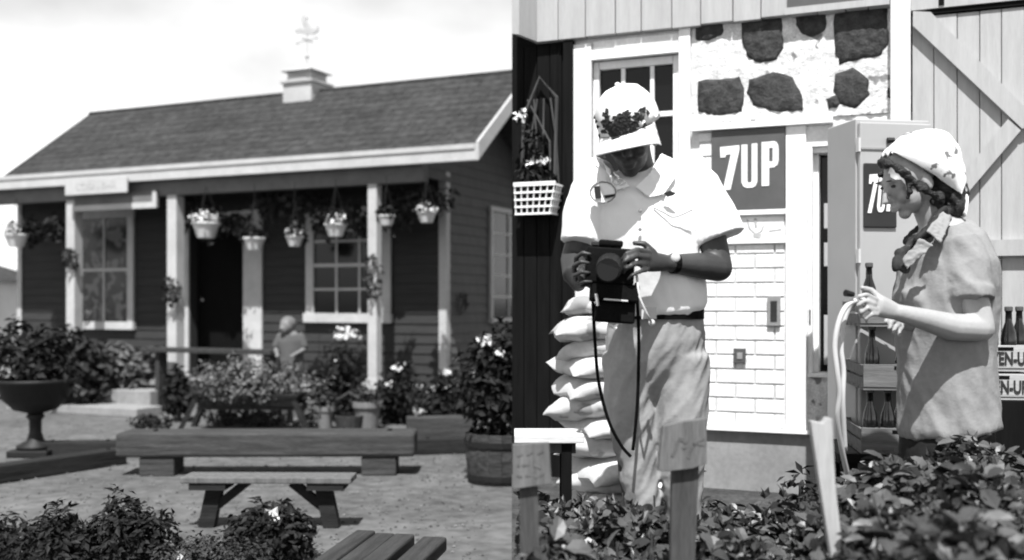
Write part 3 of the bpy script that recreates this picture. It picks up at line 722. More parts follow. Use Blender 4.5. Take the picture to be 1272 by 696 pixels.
# front wall in lapped boards, split round the door
dL, dR = H.s(237, -WB), H.s(305, -WB); zdt = zfl + 1.98
def hclap(a0, a1, z0, z1, sp=.115):
    src = None; z = z0
    while z < z1 - .01:
        h = min(sp, z1 - z)
        if src is None or h < sp - .001:
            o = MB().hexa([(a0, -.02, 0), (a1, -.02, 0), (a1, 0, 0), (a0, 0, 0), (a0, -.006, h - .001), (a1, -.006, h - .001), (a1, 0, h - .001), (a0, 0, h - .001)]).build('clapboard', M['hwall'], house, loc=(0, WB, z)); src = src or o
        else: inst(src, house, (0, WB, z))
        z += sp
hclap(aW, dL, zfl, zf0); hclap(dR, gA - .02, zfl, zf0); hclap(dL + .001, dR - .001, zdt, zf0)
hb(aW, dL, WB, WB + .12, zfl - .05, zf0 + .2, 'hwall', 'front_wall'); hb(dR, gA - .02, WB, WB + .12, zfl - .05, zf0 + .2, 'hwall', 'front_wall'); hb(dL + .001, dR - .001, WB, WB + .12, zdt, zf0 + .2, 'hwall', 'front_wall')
hb(aW, aW + .12, WB + .12, WB + 2.2, zfl - .05, zf0 + .3, 'hwall', 'end_wall'); hb(aW, gA - .02, WB + 2.2, WB + 2.32, zfl - .05, zf0, 'hwall', 'back_wall')
hb(aW - .02, aW + .06, WB - .035, WB - .0205, zfl, zf0, 'hwhite', 'corner_board')
hb(gA - .085, gA + .012, WB - .035, WB + .06, zfl, zf0 + .02, 'hwhite', 'corner_board')
# door
dr_ = bpy.data.objects.new('door', None); C.objects.link(dr_); dr_.parent = house
hb(H.s(222, -WB), dL, WB - .05, WB - .021, zfl, zdt + .1, 'hwhite', 'frame', dr_); hb(dR, H.s(328, -WB), WB - .05, WB - .021, zfl, zdt + .1, 'hwhite', 'frame', dr_)
hb(dL + .001, dR - .001, WB - .048, WB - .021, zdt, zdt + .09, 'hwhite', 'frame', dr_)
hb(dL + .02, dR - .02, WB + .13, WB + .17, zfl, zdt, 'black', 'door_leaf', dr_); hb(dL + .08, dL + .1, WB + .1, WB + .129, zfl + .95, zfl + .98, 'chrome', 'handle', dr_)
# windows of the front
def hwindow(fr, x0, x1, y0, y1, d, wd, cols, rows, parent, plane, mtx=None, tint='hwhite', pane='glass'):
    wn = bpy.data.objects.new('window', None); C.objects.link(wn); wn.parent = parent
    if mtx: wn.matrix_local = mtx
    a0, a1 = fr.s(x0, d), fr.s(x1, d); zb_, zt_ = fr.z((x0 + x1) / 2, y1, d), fr.z((x0 + x1) / 2, y0, d)
    q = plane
    def b(a, c, z0, z1, p0, p1, m, nm): MB().box(a, c, q - p1, q - p0, z0, z1).build(nm, M[m], wn, bevel=.003 if nm != 'pane' else 0)
    b(a0, a0 + wd, zb_ + wd, zt_ - wd, .022, .06, tint, 'frame'); b(a1 - wd, a1, zb_ + wd, zt_ - wd, .022, .06, tint, 'frame')
    b(a0 - .01, a1 + .01, zt_ - wd, zt_, .022, .065, tint, 'frame'); b(a0 - .02, a1 + .02, zb_, zb_ + wd, .022, .085, tint, 'sill')
    ia, ic, iz0, iz1 = a0 + wd, a1 - wd, zb_ + wd, zt_ - wd
    mw = .028
    for i in range(1, cols): x = ia + (ic - ia) * i / cols; b(x - mw / 2, x + mw / 2, iz0, iz1, .030, .045, tint, 'muntin')
    for j in range(1, rows):
        z = iz0 + (iz1 - iz0) * j / rows; k = .02 if j * 2 == rows else mw / 2; b(ia, ic, z - k, z + k, .031, .05 if j * 2 == rows else .046, tint, 'muntin' if j * 2 != rows else 'sash_rail')
    for i in range(cols):
        for j in range(rows): b(ia + (ic - ia) * i / cols, ia + (ic - ia) * (i + 1) / cols, iz0 + (iz1 - iz0) * j / rows, iz0 + (iz1 - iz0) * (j + 1) / rows, .024, .0295, pane, 'pane')
    return wn
hwindow(H, 96, 169, 262, 409, -WB, .1, 2, 2, house, WB, pane='reflect_glass')
hwindow(H, 383, 488, 258, 401, -WB, .11, 3, 4, house, WB)
# gable end on the right, boards running back
gO = H.world(gA, -WB, 0); G = Fr(gO.x, gO.y, -24.4 + 90)
GM = Matrix.Translation((gA, WB, 0)) @ Matrix.Rotation(R(90), 4, 'Z')       # gable frame in house space
gp = MB()                                            # gable wall polygon in (b, z)
poly = [(WB, zfl - .05), (WB + 2.32, zfl - .05), (WB + 2.32, zbk + (RB + 2 - WB - 2.32) * .55 - .04), (RB, zrg - .04), (.1, zf1 + sl * .1 - .04), (.1, zf0 + .02), (WB, zf0 + .02)]
nn = len(poly)
gp.add([(gA, b, z) for b, z in poly] + [(gA - .12, b, z) for b, z in poly], [tuple(range(nn)), tuple(reversed(range(nn, 2 * nn)))] + [(i, i + nn, (i + 1) % nn + nn, (i + 1) % nn) for i in range(nn)])
gp.build('gable_wall', M['hgable'], house)
z = zfl; src = None
while z < zrg - .15:                                 # lapped gable boards, shortened by the roof line
    b0 = WB + .062 if z + .115 < zf0 else .12; b1 = WB + 2.3
    if z > zf0: b0 = max(b0, (z + .115 - zf1 + .05) / sl + .02)
    zb_ = z + .115; b1 = min(b1, RB + (zrg - .05 - zb_) / .55)
    if b1 - b0 > .1: MB().hexa([(gA, b0, z), (gA + .02, b0, z), (gA + .02, b1, z), (gA, b1, z), (gA, b0, z + .114), (gA + .006, b0, z + .114), (gA + .006, b1, z + .114), (gA, b1, z + .114)]).build('clapboard', M['hgable'], house)
    z += .115
hwindow(G, 605, 668, 262, 400, 0, .06, 3, 5, house, 0, GM)
# cupola with weathervane
cu = bpy.data.objects.new('cupola', None); C.objects.link(cu); cu.parent = house
a0, a1 = H.s(342, -RB + .25), H.s(392, -RB + .25); ac = (a0 + a1) / 2; hw = (a1 - a0) / 2 * .70
zc0 = H.z(366, 124, -RB + .2); zc1 = H.z(366, 103, -RB + .2); zc2 = H.z(366, 88, -RB + .2)
hb(ac - hw, ac + hw, RB - hw, RB + hw, zc0 - .25, zc1, 'hwhite', 'base', cu)
hb(ac - hw - .03, ac + hw + .03, RB - hw - .03, RB + hw + .03, zc1, zc1 + .03, 'hwhite', 'moulding', cu)
hb(ac - hw * .82, ac + hw * .82, RB - hw * .82, RB + hw * .82, zc1 + .031, zc2, 'hwhite', 'lantern', cu)
for k in range(3):
    z = zc1 + .045 + k * .035
    MB().box(ac - hw * .6, ac + hw * .6, RB - hw * .82 - .012, RB - hw * .82 - .001, z, z + .012).build('louvre', M['hsign'], cu)
    MB().box(ac + hw * .82 + .001, ac + hw * .82 + .012, RB - hw * .6, RB + hw * .6, z, z + .012).build('louvre', M['hsign'], cu)
h1 = hw * 1.12; h2 = hw * .25
MB().hexa([(ac - h1, RB - h1, zc2), (ac + h1, RB - h1, zc2), (ac + h1, RB + h1, zc2), (ac - h1, RB + h1, zc2), (ac - h2, RB - h2, zc2 + .09), (ac + h2, RB - h2, zc2 + .09), (ac + h2, RB + h2, zc2 + .09), (ac - h2, RB + h2, zc2 + .09)]).build('cap', M['hsign'], cu)
vn = bpy.data.objects.new('weathervane', None); C.objects.link(vn); vn.parent = house
px = 1 / F * (H.o[1] + ac * H.A[1] + RB)             # metres for one photo pixel there
zv = lambda y: H.z(366, y, -RB)
MB().tube([(ac, RB, zc2 + .08), (ac, RB, zv(36))], .008, 6).build('rod', M['vane'], vn)
MB().ell((ac, RB, zv(72)), .028).build('ball', M['vane'], vn, smooth=True)
ar = MB(); z = zv(52)
ar.bar((ac - 15 * px, RB, z - .02), (ac, RB, z), .012, .012); ar.bar((ac, RB, z), (ac + 15 * px, RB, z + .02), .012, .012); ar.bar((ac, RB - .12, z), (ac, RB + .12, z), .012, .012)
ar.ell((ac - 14 * px, RB, z - .02), (.028, .01, .02)); ar.ell((ac + 14 * px, RB, z + .02), (.028, .01, .02)); ar.build('direction_arms', M['vane'], vn)
rp = [(-16, 38), (-11, 35), (-6, 38), (-3, 40), (-8, 26), (-7, 22), (-3, 21), (0, 24), (-1, 28), (2, 31), (7, 38), (14, 40), (16, 36), (17, 42), (10, 46), (2, 45), (-4, 44), (-12, 42), (-16, 42)]
MB().prism([(ac + x * px, zv(y)) for x, y in rp], RB - .012, RB + .012).build('cockerel', M['vane'], vn)
MB().ell((ac - 14 * px, RB, zv(38)), (.04, .015, .03)).build('pointer', M['vane'], vn)
MB().tube([(H.s(262, -RB - .1), RB + .1, zrg - .1), (H.s(262, -RB - .1), RB + .1, zrg + .05)], .05, 8).build('roof_vent', M['vane'], house)
# porch rail board in front of the door
a0, a1 = H.s(196, .1), H.s(348, .1)
rl = H.empty('porch_bench', 'dark plank bench on the porch step in front of the black doorway', 'bench')
z = H.z(270, 433, .1)
MB().box(a0, a1, -.28, -.02, z - .05, z).build('seat', M['bench_wood'], rl, bevel=.004)
for a in (a0 + .1, a1 - .1): MB().box(a - .03, a + .03, -.22, -.08, ZL, z - .051).build('leg', M['bench_wood'], rl)
# signs
s1 = H.empty('fascia_sign', 'pale sign board with faint lettering fixed on the white fascia', 'sign')
a0, a1 = H.s(81, .08), H.s(158, .08); z0 = H.z(120, 241, .08); z1 = H.z(120, 222, .08)
MB().box(a0, a1, -.085, -.062, z0, z1).build('panel', M['hwhite'], s1, bevel=.003)
text_mesh('lettering', 'CORN BAR', .12, M['ink_faint'], s1, Matrix.Translation(((a0 + a1) / 2, -.087, (z0 + z1) / 2)) @ STAND, .002, .001, 1.12)
s2 = H.empty('hanging_sign', 'long weathered sign board hanging under the porch beam by the left post', 'sign')
a0, a1 = H.s(96, -.1), H.s(199, -.1); z0 = H.z(147, 261, -.1); z1 = H.z(147, 240, -.1)
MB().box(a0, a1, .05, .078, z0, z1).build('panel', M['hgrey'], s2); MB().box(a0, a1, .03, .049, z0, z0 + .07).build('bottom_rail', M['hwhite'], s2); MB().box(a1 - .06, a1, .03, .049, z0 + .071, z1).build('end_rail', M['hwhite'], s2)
# ================================================================== hanging baskets and vines on the porch
def hbasket(x, y, wpx, d, label, kind=0, fl=0.5):
    a = H.s(x, d); zc = H.z(x, y, d); p = H.world(a, d, zc); s_ = wpx / F * p.y
    t = thing('hanging_basket', label, 'hanging basket', p, 0, 'hanging baskets along the porch')
    r = s_ / 2; hgt = r * 1.15
    MB().lathe([(r * .55, -hgt * .5), (r * .62, -hgt * .5), (r * .95, hgt * .35), (r * 1.05, hgt * .36), (r * 1.05, hgt * .5), (r * .9, hgt * .5), (r * .88, hgt * .4)], 18).build('pot', M['pot_white'], t, smooth=False, bevel=.003)
    wi = MB(); top = zbm + .05 - zc
    for k in range(3):
        an = k * 2.1 + .4; wi.tube([(r * math.cos(an), r * math.sin(an), hgt * .5), (0, 0, min(top, r * 4))], .004, 4)
    wi.tube([(0, 0, min(top, r * 4)), (0, 0, top)], .004, 4); wi.build('hanger_wires', M['metal_black'], t)
    foliage_mb([((0, 0, hgt * .95), (r * 1.15, r * 1.15, r * .55)), ((r * .8, .1, hgt * .5), (r * .4, r * .6, r * .5)), ((-r * .8, .1, hgt * .5), (r * .4, r * .6, r * .5))], 110, .07, .045).build('foliage', M['leaf_d'], t)
    if fl:
        f = MB(); petals(f, (0, -r * .3, hgt * .7), (r * 1.1, r, r * .6), int(90 * fl), .05); f.build('flowers', M['petal'], t)
hbasket(20, 299, 28, .05, 'white hanging basket at the far left end of the porch', fl=.15)
hbasket(71, 297, 13, -.3, 'small white hanging basket just left of the left porch post', fl=.1)
hbasket(256, 286, 34, .12, 'full white flowering hanging basket left of the doorway', fl=1.3)
hbasket(316, 303, 27, .10, 'plain white hanging basket in front of the right door frame', fl=.0)
hbasket(366, 300, 22, .08, 'small flowering hanging basket between the doorway and the window', fl=.6)
hbasket(417, 286, 28, .12, 'round white hanging basket in front of the right porch window', fl=.6)
hbasket(480, 274, 22, .10, 'white hanging basket right of the tall right porch post', fl=0)
hbasket(530, 270, 24, .10, 'pale hanging basket near the house corner', fl=.5)
def vine(label, x0, x1, y0, y1, n, d=-.4, m='leaf_m'):
    y0 -= 6
    t = thing('porch_vine', label, 'vine', H.world(H.s((x0 + x1) / 2, d), d, zfl), 0, 'vines under the porch beam')
    lob = []; k = max(2, int((x1 - x0) / 30))
    for i in range(k):
        x = x0 + (x1 - x0) * (i + .5) / k; yy = y0 + (y1 - y0) * random.uniform(.2, .75)
        p = H.world(H.s(x, d), d, H.z(x, yy, d)) - t.location; lob.append((p, ((x1 - x0) / k / F * 11.5 * .75, .14, (y1 - y0) / F * 11.5 * random.uniform(.35, .6))))
    foliage_mb(lob, n, .085, .06, shell=.3).build('foliage', M[m], t)
    w_ = MB(); pts = [lob[i][0] + Vector((0, 0, .1)) for i in range(k)]; w_.tube(pts, .012, 5); w_.build('stem', M['stem'], t); return t
vine('leafy vine hanging under the porch beam left of the doorway top', 222, 312, 248, 300, 420)
vine('leafy vine hanging between the doorway and the right window', 322, 392, 245, 298, 360)
vine('leafy vine over the top of the right porch window', 392, 456, 242, 284, 300)
vine('leafy vine between the tall right post and the house corner', 470, 556, 238, 280, 420)
vine('sparse vine in the shade at the far left porch end', 28, 84, 282, 312, 300, -.2, 'leaf_d')
for x, y0, y1, lab in ((462, 315, 372, 'vine twined round the middle of the tall right porch post'), (87, 310, 332, 'small tuft of vine on the left porch post'), (213, 345, 380, 'small tuft of vine on the porch post beside the doorway')):
    p = H.world(H.s(x, -.05), -.05, H.z(x, (y0 + y1) / 2, -.05)); t = thing('post_vine', lab, 'vine', p, 0, 'vines on the porch posts'); hgt = (y1 - y0) / F * p.y / 2
    foliage_mb([((0, 0, 0), (.09, .09, hgt))], 90, .07, .05, shell=.7).build('foliage', M['leaf_m'], t)
    MB().tube([(.06 * math.cos(q * .8), .06 * math.sin(q * .8), -hgt + q * hgt / 6) for q in range(13)], .007, 5).build('stem', M['stem'], t)
# wreath bracket on the gable
p = G.world(G.s(576, .06), .06, G.z(576, 378, .06)); t = thing('wall_wreath', 'small twisted wreath hanging on the gable wall beside the corner', 'wreath', p, G.th)
wr = MB(); wr.tube([(.09 * math.cos(k * .55), 0.01 * math.sin(k * 2), .1 * math.sin(k * .55)) for k in range(12)], .014, 6); wr.build('ring', M['wood_grey'], t)
foliage_mb([((0, 0, .02), (.1, .03, .12))], 50, .05, .03).build('foliage', M['leaf_m'], t)
# ================================================================== pale shed far left
sh = thing('shed', 'pale shed with a dark band seen past the left porch end', 'shed', (-11.6, 21, ZL))
MB().box(-1.9, 1.0, 0, 3, 0, 1.75).build('wall', M['shed'], sh); MB().prism([(-2.1, 1.72), (1.2, 1.72), (-.4, 2.2)], -.1, 3.1).build('roof', M['roof'], sh)
MB().box(-.1, .5, -.03, -.001, .65, 1.2).build('window', M['glass'], sh); MB().box(-.15, .55, -.05, -.031, .55, .65).build('sill', M['hwhite'], sh); MB().box(-1.9, 1.0, -.02, -.001, .0, .35).build('base_board', M['hgrey'], sh)
# ================================================================== the yard
# heavy timber bench on blocks
Zt = 7.8; tb = thing('timber_bench', 'long heavy timber beam lying on two blocks across the yard', 'bench', (P(330, 0, Zt).x, Zt, ZL), R(1))
zt = EYE - (538 - HY) * Zt / F - ZL; hl = 185 / F * Zt
MB().box(-hl, hl, -.02, .3, zt - .18, zt).build('beam', M['timber'], tb, bevel=.022)
for xb_ in (-hl + .25, hl - .2): MB().tube([(xb_, .14, zt + .0005), (xb_, .14, zt + .012)], .02, 8).build('bolt', M['metal_black'], tb)
for x in (-hl + .3, hl - .27):
    MB().box(x - .13, x + .13, .0, .26, 0, zt - .181).build('block', M['timber'], tb, bevel=.01)
# low trestle bench in front of it
Ztr = 6.04; tr = thing('trestle_bench', 'low trestle bench with braced legs in front of the timber beam', 'bench', (P(335, 0, Ztr).x, Ztr, ZL), R(-1))
zt = EYE - (590 - HY) * Ztr / F - ZL; px = Ztr / F
bd = MB().box(-105 * px, 105 * px, -.10, -.005, zt - .035, zt).build('board', M['wood_grey'], tr, bevel=.006); inst(bd, tr, (0, .105, 0))
for s_ in (-1, 1):
    xt = s_ * 66 * px; MB().bar((xt, 0, zt - .036), (s_ * 78 * px, 0, 0), .07, .09).build('leg', M['timber_dark'], tr)
    MB().bar((s_ * 28 * px, 0, zt - .04), (s_ * 70 * px, 0, zt * .35), .05, .05).build('brace', M['timber_dark'], tr)
    MB().box(min(s_ * 50 * px, s_ * 95 * px), max(s_ * 50 * px, s_ * 95 * px), -.09, .09, zt - .075, zt - .0355).build('cleat', M['timber_dark'], tr)
# plank bench in the near foreground
nb = thing('plank_bench', 'dark slatted plank bench running out of the bottom edge', 'bench', (-.585, 3.05, ZL), R(-9.5))
zt = .45
for x0, x1, y1 in ((-.135, -.06, .84), (-.055, .02, .82), (.025, .10, .80), (.135, .225, .78)):
    MB().box(x0, x1, -.75, y1, zt - .05, zt + random.uniform(-.003, .003)).build('board', M['bench_wood'], nb, bevel=.008)
for y in (-.5, .5):
    MB().box(-.12, .21, y - .04, y + .04, zt - .11, zt - .0535).build('cleat', M['bench_wood'], nb)
    for x in (-.1, .17): MB().box(x - .035, x + .035, y - .035, y + .035, 0, zt - .111).build('leg', M['bench_wood'], nb)
# timber edging
def log(p, q, wd, ht, label, m='timber_dark'):
    d = q - p; t = thing('edging_timber', label, 'edging timber', p, math.atan2(d.y, d.x), 'timbers edging the beds')
    L = d.length; k = MB().box(0, L, -wd / 2, wd / 2, 0, ht).build('timber', M[m], t, bevel=.012)
    for x in (.12, L - .12): MB().tube([(x, 0, ht + .001), (x, 0, ht + .012)], .016, 8).build('spike', M['metal_black'], t)
log(GL(-30, 604), GL(150, 576), .16, .13, 'dark edging timber slanting in from the left edge')
log(GL(48, 566), GL(152, 565), .15, .12, 'short dark edging timber behind the urn base')
log(GL(514, 564), GL(600, 562), .16, .13, 'dark edging timber between the beam end and the barrel')
log(GL(505, 550), GL(590, 548), .14, .24, 'upper edging timber behind the barrel planter', 'timber')
# barrel planter
b0 = GL(624, 598); br = thing('barrel_planter', 'wooden half barrel planter with iron hoops at the barn corner', 'planter', b0)
rad = .27; hb_ = .36; ns = 18
for k in range(ns):
    an = 2 * math.pi * k / ns; s_ = MB(); w_ = math.pi / ns * .97
    ring = []
    for z, r in ((0, rad * .9), (hb_ * .5, rad * .99), (hb_, rad)):
        for a2, rr in ((an - w_, r), (an + w_, r), (an + w_, r - .025), (an - w_, r - .025)): ring.append((rr * math.cos(a2), rr * math.sin(a2), z))
    f = [(3, 2, 1, 0), (8, 9, 10, 11)] + [(j * 4 + i, j * 4 + (i + 1) % 4, (j + 1) * 4 + (i + 1) % 4, (j + 1) * 4 + i) for j in range(2) for i in range(4)]
    s_.add(ring, f); s_.build('stave', M['timber'], br)
for z, r in ((.05, rad * .925), (.29, rad * 1.005)):
    MB().lathe([(r + .001, z - .02), (r + .008, z - .02), (r + .008, z + .02), (r + .001, z + .02)], 24, close=False).build('hoop', M['metal_black'], br)
MB().lathe([(0.01, hb_ - .04), (rad - .03, hb_ - .04)], 18).build('soil', M['soil'], br)
shrub('barrel_shrub', 'tall leafy shrub with pale blooms growing in the barrel planter', b0 + Vector((0, 0, hb_ - .04)),
      [((-.02, 0, .3), (.3, .28, .32)), ((.05, .0, .62), (.25, .25, .22)), ((-.12, 0, .5), (.2, .2, .2))], 1700, .075, .045, M['leaf_d'],
      flowers=[((-.12, -.15, .70), (.05, .05, .05), 26, .04), ((-.03, -.2, .62), (.04, .04, .04), 14, .04), ((-.22, -.1, .45), (.03, .03, .03), 8, .035)])
# cast-iron urn
u0 = GL(44, 566); ur = thing('garden_urn', 'black cast-iron pedestal urn standing at the left edge', 'urn', u0)
MB().box(-.17, .17, -.17, .17, 0, .06).build('plinth', M['metal_black'], ur, bevel=.01)
MB().lathe([(.15, .06), (.15, .09), (.07, .13), (.05, .2), (.05, .3), (.075, .33), (.06, .36)], 20).build('stem', M['metal_black'], ur, smooth=True)
MB().lathe([(.06, .36), (.17, .39), (.26, .48), (.29, .58), (.33, .62), (.34, .65), (.31, .65), (.27, .6)], 24).build('bowl', M['metal_black'], ur, smooth=True)
for s_ in (-1, 1): MB().tube([(s_ * .27, 0, .48), (s_ * .36, 0, .5), (s_ * .38, 0, .57), (s_ * .31, 0, .6)], .016, 6).build('handle', M['metal_black'], ur)
shrub('urn_plant', 'dark bushy plant spilling from the black urn', u0 + Vector((0, 0, .6)), [((0, 0, .12), (.34, .3, .18)), ((.1, 0, .3), (.2, .2, .2)), ((-.15, 0, .32), (.2, .2, .22))], 900, .09, .05, M['leaf_d'], cat='plant')
# planters by the porch
pz = GL(310, 534); zb_ = EYE - (503 - HY) * pz.y / F - ZL; px = pz.y / F
tp = thing('trough_planter', 'wooden trough planter raised on splayed legs before the porch', 'planter', pz, R(-4))
MB().hexa([(-58 * px, -.16, zb_), (62 * px, -.16, zb_), (62 * px, .16, zb_), (-58 * px, .16, zb_), (-64 * px, -.2, zb_ + .12), (68 * px, -.2, zb_ + .12), (68 * px, .2, zb_ + .12), (-64 * px, .2, zb_ + .12)]).build('trough', M['timber_dark'], tp, bevel=.008)
for s_ in (-1, 1):
    for y in (-.15, .15): MB().bar((s_ * 60 * px, y, zb_ + .1), (s_ * 80 * px, y * 1.3, 0), .05, .05).build('leg', M['timber_dark'], tp)
MB().box(-66 * px, 66 * px, -.03, .03, zb_ - .05, zb_ - .002).build('rail', M['timber'], tp)
shrub('trough_plants', 'dense clipped mass of small-leaved plants in the raised trough', pz + Vector((0, 0, zb_ + .15)), [((-.38, -.05, .10), (.2, .2, .2)), ((-.12, -.04, .17), (.22, .2, .2)), ((.14, -.05, .14), (.22, .2, .2)), ((.40, -.05, .09), (.2, .2, .2)), ((0, -.16, .0), (.5, .08, .12))], 2400, .05, .03, M['leaf_l'], cat='plants')
bx = GL(300, 531); t = thing('ground_planter', 'low pale-edged planter box on the ground beneath the trough', 'planter', bx + Vector((0, .35, 0)), R(-4))
for y in (-.14, .14): MB().box(-.42, .42, y - .015, y + .015, 0, .22).build('side_board', M['wood_grey'], t)
for x in (-.42, .42): MB().box(x - .015, x + .015, -.124, .124, 0, .22).build('end_board', M['wood_grey'], t)
MB().box(-.4, .4, -.12, .12, .02, .17).build('soil', M['soil'], t)
shrub('planter_seedlings', 'small leafy plants around the low box beneath the trough', bx + Vector((0, .12, 0)), [((-.2, 0, .12), (.25, .12, .1)), ((.2, 0, .1), (.25, .12, .1))], 500, .05, .03, M['leaf_m'], cat='plants')
# shrubs
def sh_px(name, label, gx, gy, x0, x1, y0, y1, n, L, W, m, flowers=None, cat='shrub', lob=4, dz=0, depth=None, seed=1):
    random.seed(seed); b = GL(gx, gy); px = b.y / F; wd = (x1 - x0) * px; ht = EYE - (y0 - HY) * px - ZL; zb = max(.05, EYE - (y1 - HY) * px - ZL)
    cxm = (x0 + x1) / 2; off = (cxm - gx) * px; lobes = []
    for i in range(lob):
        f = (i + .5) / lob - .5; rr = wd / lob * .85; h = ht * random.uniform(.8, 1.0) if i not in (0, lob - 1) else ht * random.uniform(.65, .85)
        rz = max((h - zb) * .55, .06); lobes.append(((off + f * wd * .85, random.uniform(-.1, .1), h - rz), (rr, depth or max(rr, .18), rz)))
    lobes.append(((off, 0, (ht + zb) * .42), (wd * .42, depth or wd * .3, max(.06, (ht - zb) * .42))))
    fl = [((off + (fx - cxm) * px, -(depth or wd * .3) * .7, EYE - (fy - HY) * px - ZL), (fr * px, fr * px, fr * px), k, .05) for fx, fy, fr, k in (flowers or [])]
    return shrub(name, label, b, lobes, n, L, W, m, cat=cat, flowers=fl or None)
sh_px('leafy_shrub', 'large-leaved dark shrub left of the porch step behind the left post', 95, 512, 38, 135, 392, 500, 900, .16, .09, M['leaf_m'], seed=3)
sh_px('leafy_shrub', 'broad-leaved shrub below the left porch window', 160, 508, 108, 205, 415, 478, 700, .16, .08, M['leaf_l'], seed=4)
sh_px('leafy_shrub', 'dark upright shrub beside the porch post at the doorway', 222, 524, 203, 232, 452, 512, 420, .09, .06, M['leaf_d'], seed=5)
sh_px('clipped_shrub', 'small dark mound of a shrub just behind the timber beam', 188, 544, 165, 210, 508, 538, 420, .05, .03, M['leaf_d'], seed=6, lob=2)
sh_px('flowering_shrub', 'shrub with a white flower cluster left of the right porch post', 425, 522, 395, 458, 412, 520, 800, .09, .05, M['leaf_d'], [(432, 418, 16, 80), (425, 452, 8, 22), (410, 470, 7, 18)], seed=7)
sh_px('potted_shrub', 'pale leafy plant beside the trough under the porch rail', 388, 533, 376, 406, 452, 532, 500, .08, .045, M['leaf_l'], seed=8, lob=3)
sh_px('flowering_shrub', 'dark shrub with scattered blooms right of the porch post', 500, 527, 468, 522, 440, 520, 800, .08, .05, M['leaf_d'], [(497, 458, 8, 16), (483, 478, 6, 14)], seed=9)
sh_px('leafy_shrub', 'dark spreading shrub before the house corner', 548, 540, 520, 592, 448, 535, 1000, .08, .05, M['leaf_d'], [(558, 462, 5, 12)], seed=10)
sh_px('leafy_shrub', 'dark shrub in the corner under the gable window', 610, 520, 570, 660, 425, 505, 900, .1, .06, M['leaf_d'], seed=12)
sh_px('near_shrub', 'dark feathery shrub in the lower left corner', 70, 735, 25, 118, 622, 735, 2200, .05, .02, M['leaf_d'], seed=13)
sh_px('near_shrub', 'tall dark shrub left of the trestle bench in the foreground', 160, 735, 95, 212, 604, 735, 2600, .05, .022, M['leaf_d'], seed=14)
sh_px('near_shrub', 'low grey-green mound of small leaves at the bottom edge', 262, 735, 195, 332, 655, 735, 2600, .028, .016, M['leaf_m'], [(235, 690, 8, 16)], seed=15)
sh_px('near_shrub', 'dark shrub under the trestle bench between its legs', 335, 700, 285, 385, 614, 700, 1800, .05, .03, M['leaf_d'], [(342, 640, 5, 10)], seed=16)
sh_px('near_shrub', 'very dark low ground shrub along the lower left edge', 10, 700, -60, 60, 640, 720, 900, .05, .02, M['leaf_d'], seed=17)
# pots
def pot(x, y, wpx, hpx, m, label):
    p = GL(x, y); px = p.y / F; r = wpx * px / 2; h = hpx * px
    t = thing('flower_pot', label, 'pot', p, 0, 'flower pots before the porch')
    MB().lathe([(r * .7, 0), (r * .95, h * .8), (r * 1.08, h * .8), (r * 1.08, h), (r * .85, h), (r * .8, h * .85)], 18).build('pot', M[m], t, bevel=.003)
    foliage_mb([((0, 0, h + .06), (r * 1.3, r * 1.2, .1))], 120, .07, .04).build('foliage', M['leaf_m'], t)
pot(524, 533, 20, 26, 'pot_white', 'squat white flower pot behind the right end of the beam')
pot(490, 520, 18, 40, 'pot_white', 'tall white flower pot right of the porch post')
pot(456, 533, 36, 34, 'pot_grey', 'wide grey flower pot below the right porch post')
pot(404, 535, 22, 30, 'pot_grey', 'small grey flower pot beside the trough planter')
p = GL(434, 534); t = thing('wicker_basket', 'dark basket with an arched handle before the right porch post', 'basket', p)
MB().lathe([(.12, 0), (.16, .13), (.165, .15), (.14, .15), (.13, .05)], 18).build('bowl', M['wood_brown'], t)
MB().tube([(-.15, 0, .14), (-.13, 0, .3), (0, 0, .38), (.13, 0, .3), (.15, 0, .14)], .014, 6).build('handle', M['wood_brown'], t)
# pebbles and bits of litter on the yard
random.seed(33); pe = MB(); pe.raw = True
for _ in range(5200):
    y = random.uniform(3.6, 11.5); x = -random.uniform(.02, .52) * y
    r = random.choice((.004, .006, .006, .009, .013)); c = Vector((x, y, ZL + r * .3)); a = random.uniform(0, 6)
    q = [c + Vector((math.cos(a + k * 1.257) * r * random.uniform(.7, 1.2), math.sin(a + k * 1.257) * r * random.uniform(.7, 1.2), 0)) for k in range(5)] + [c + Vector((0, 0, r * .7))]
    pe.add(q, [(k, (k + 1) % 5, 5) for k in range(5)])
o = pe.build('gravel', M['pebble']); o['kind'] = 'stuff'; tag(o, 'loose gravel scattered over the grey yard', 'gravel')
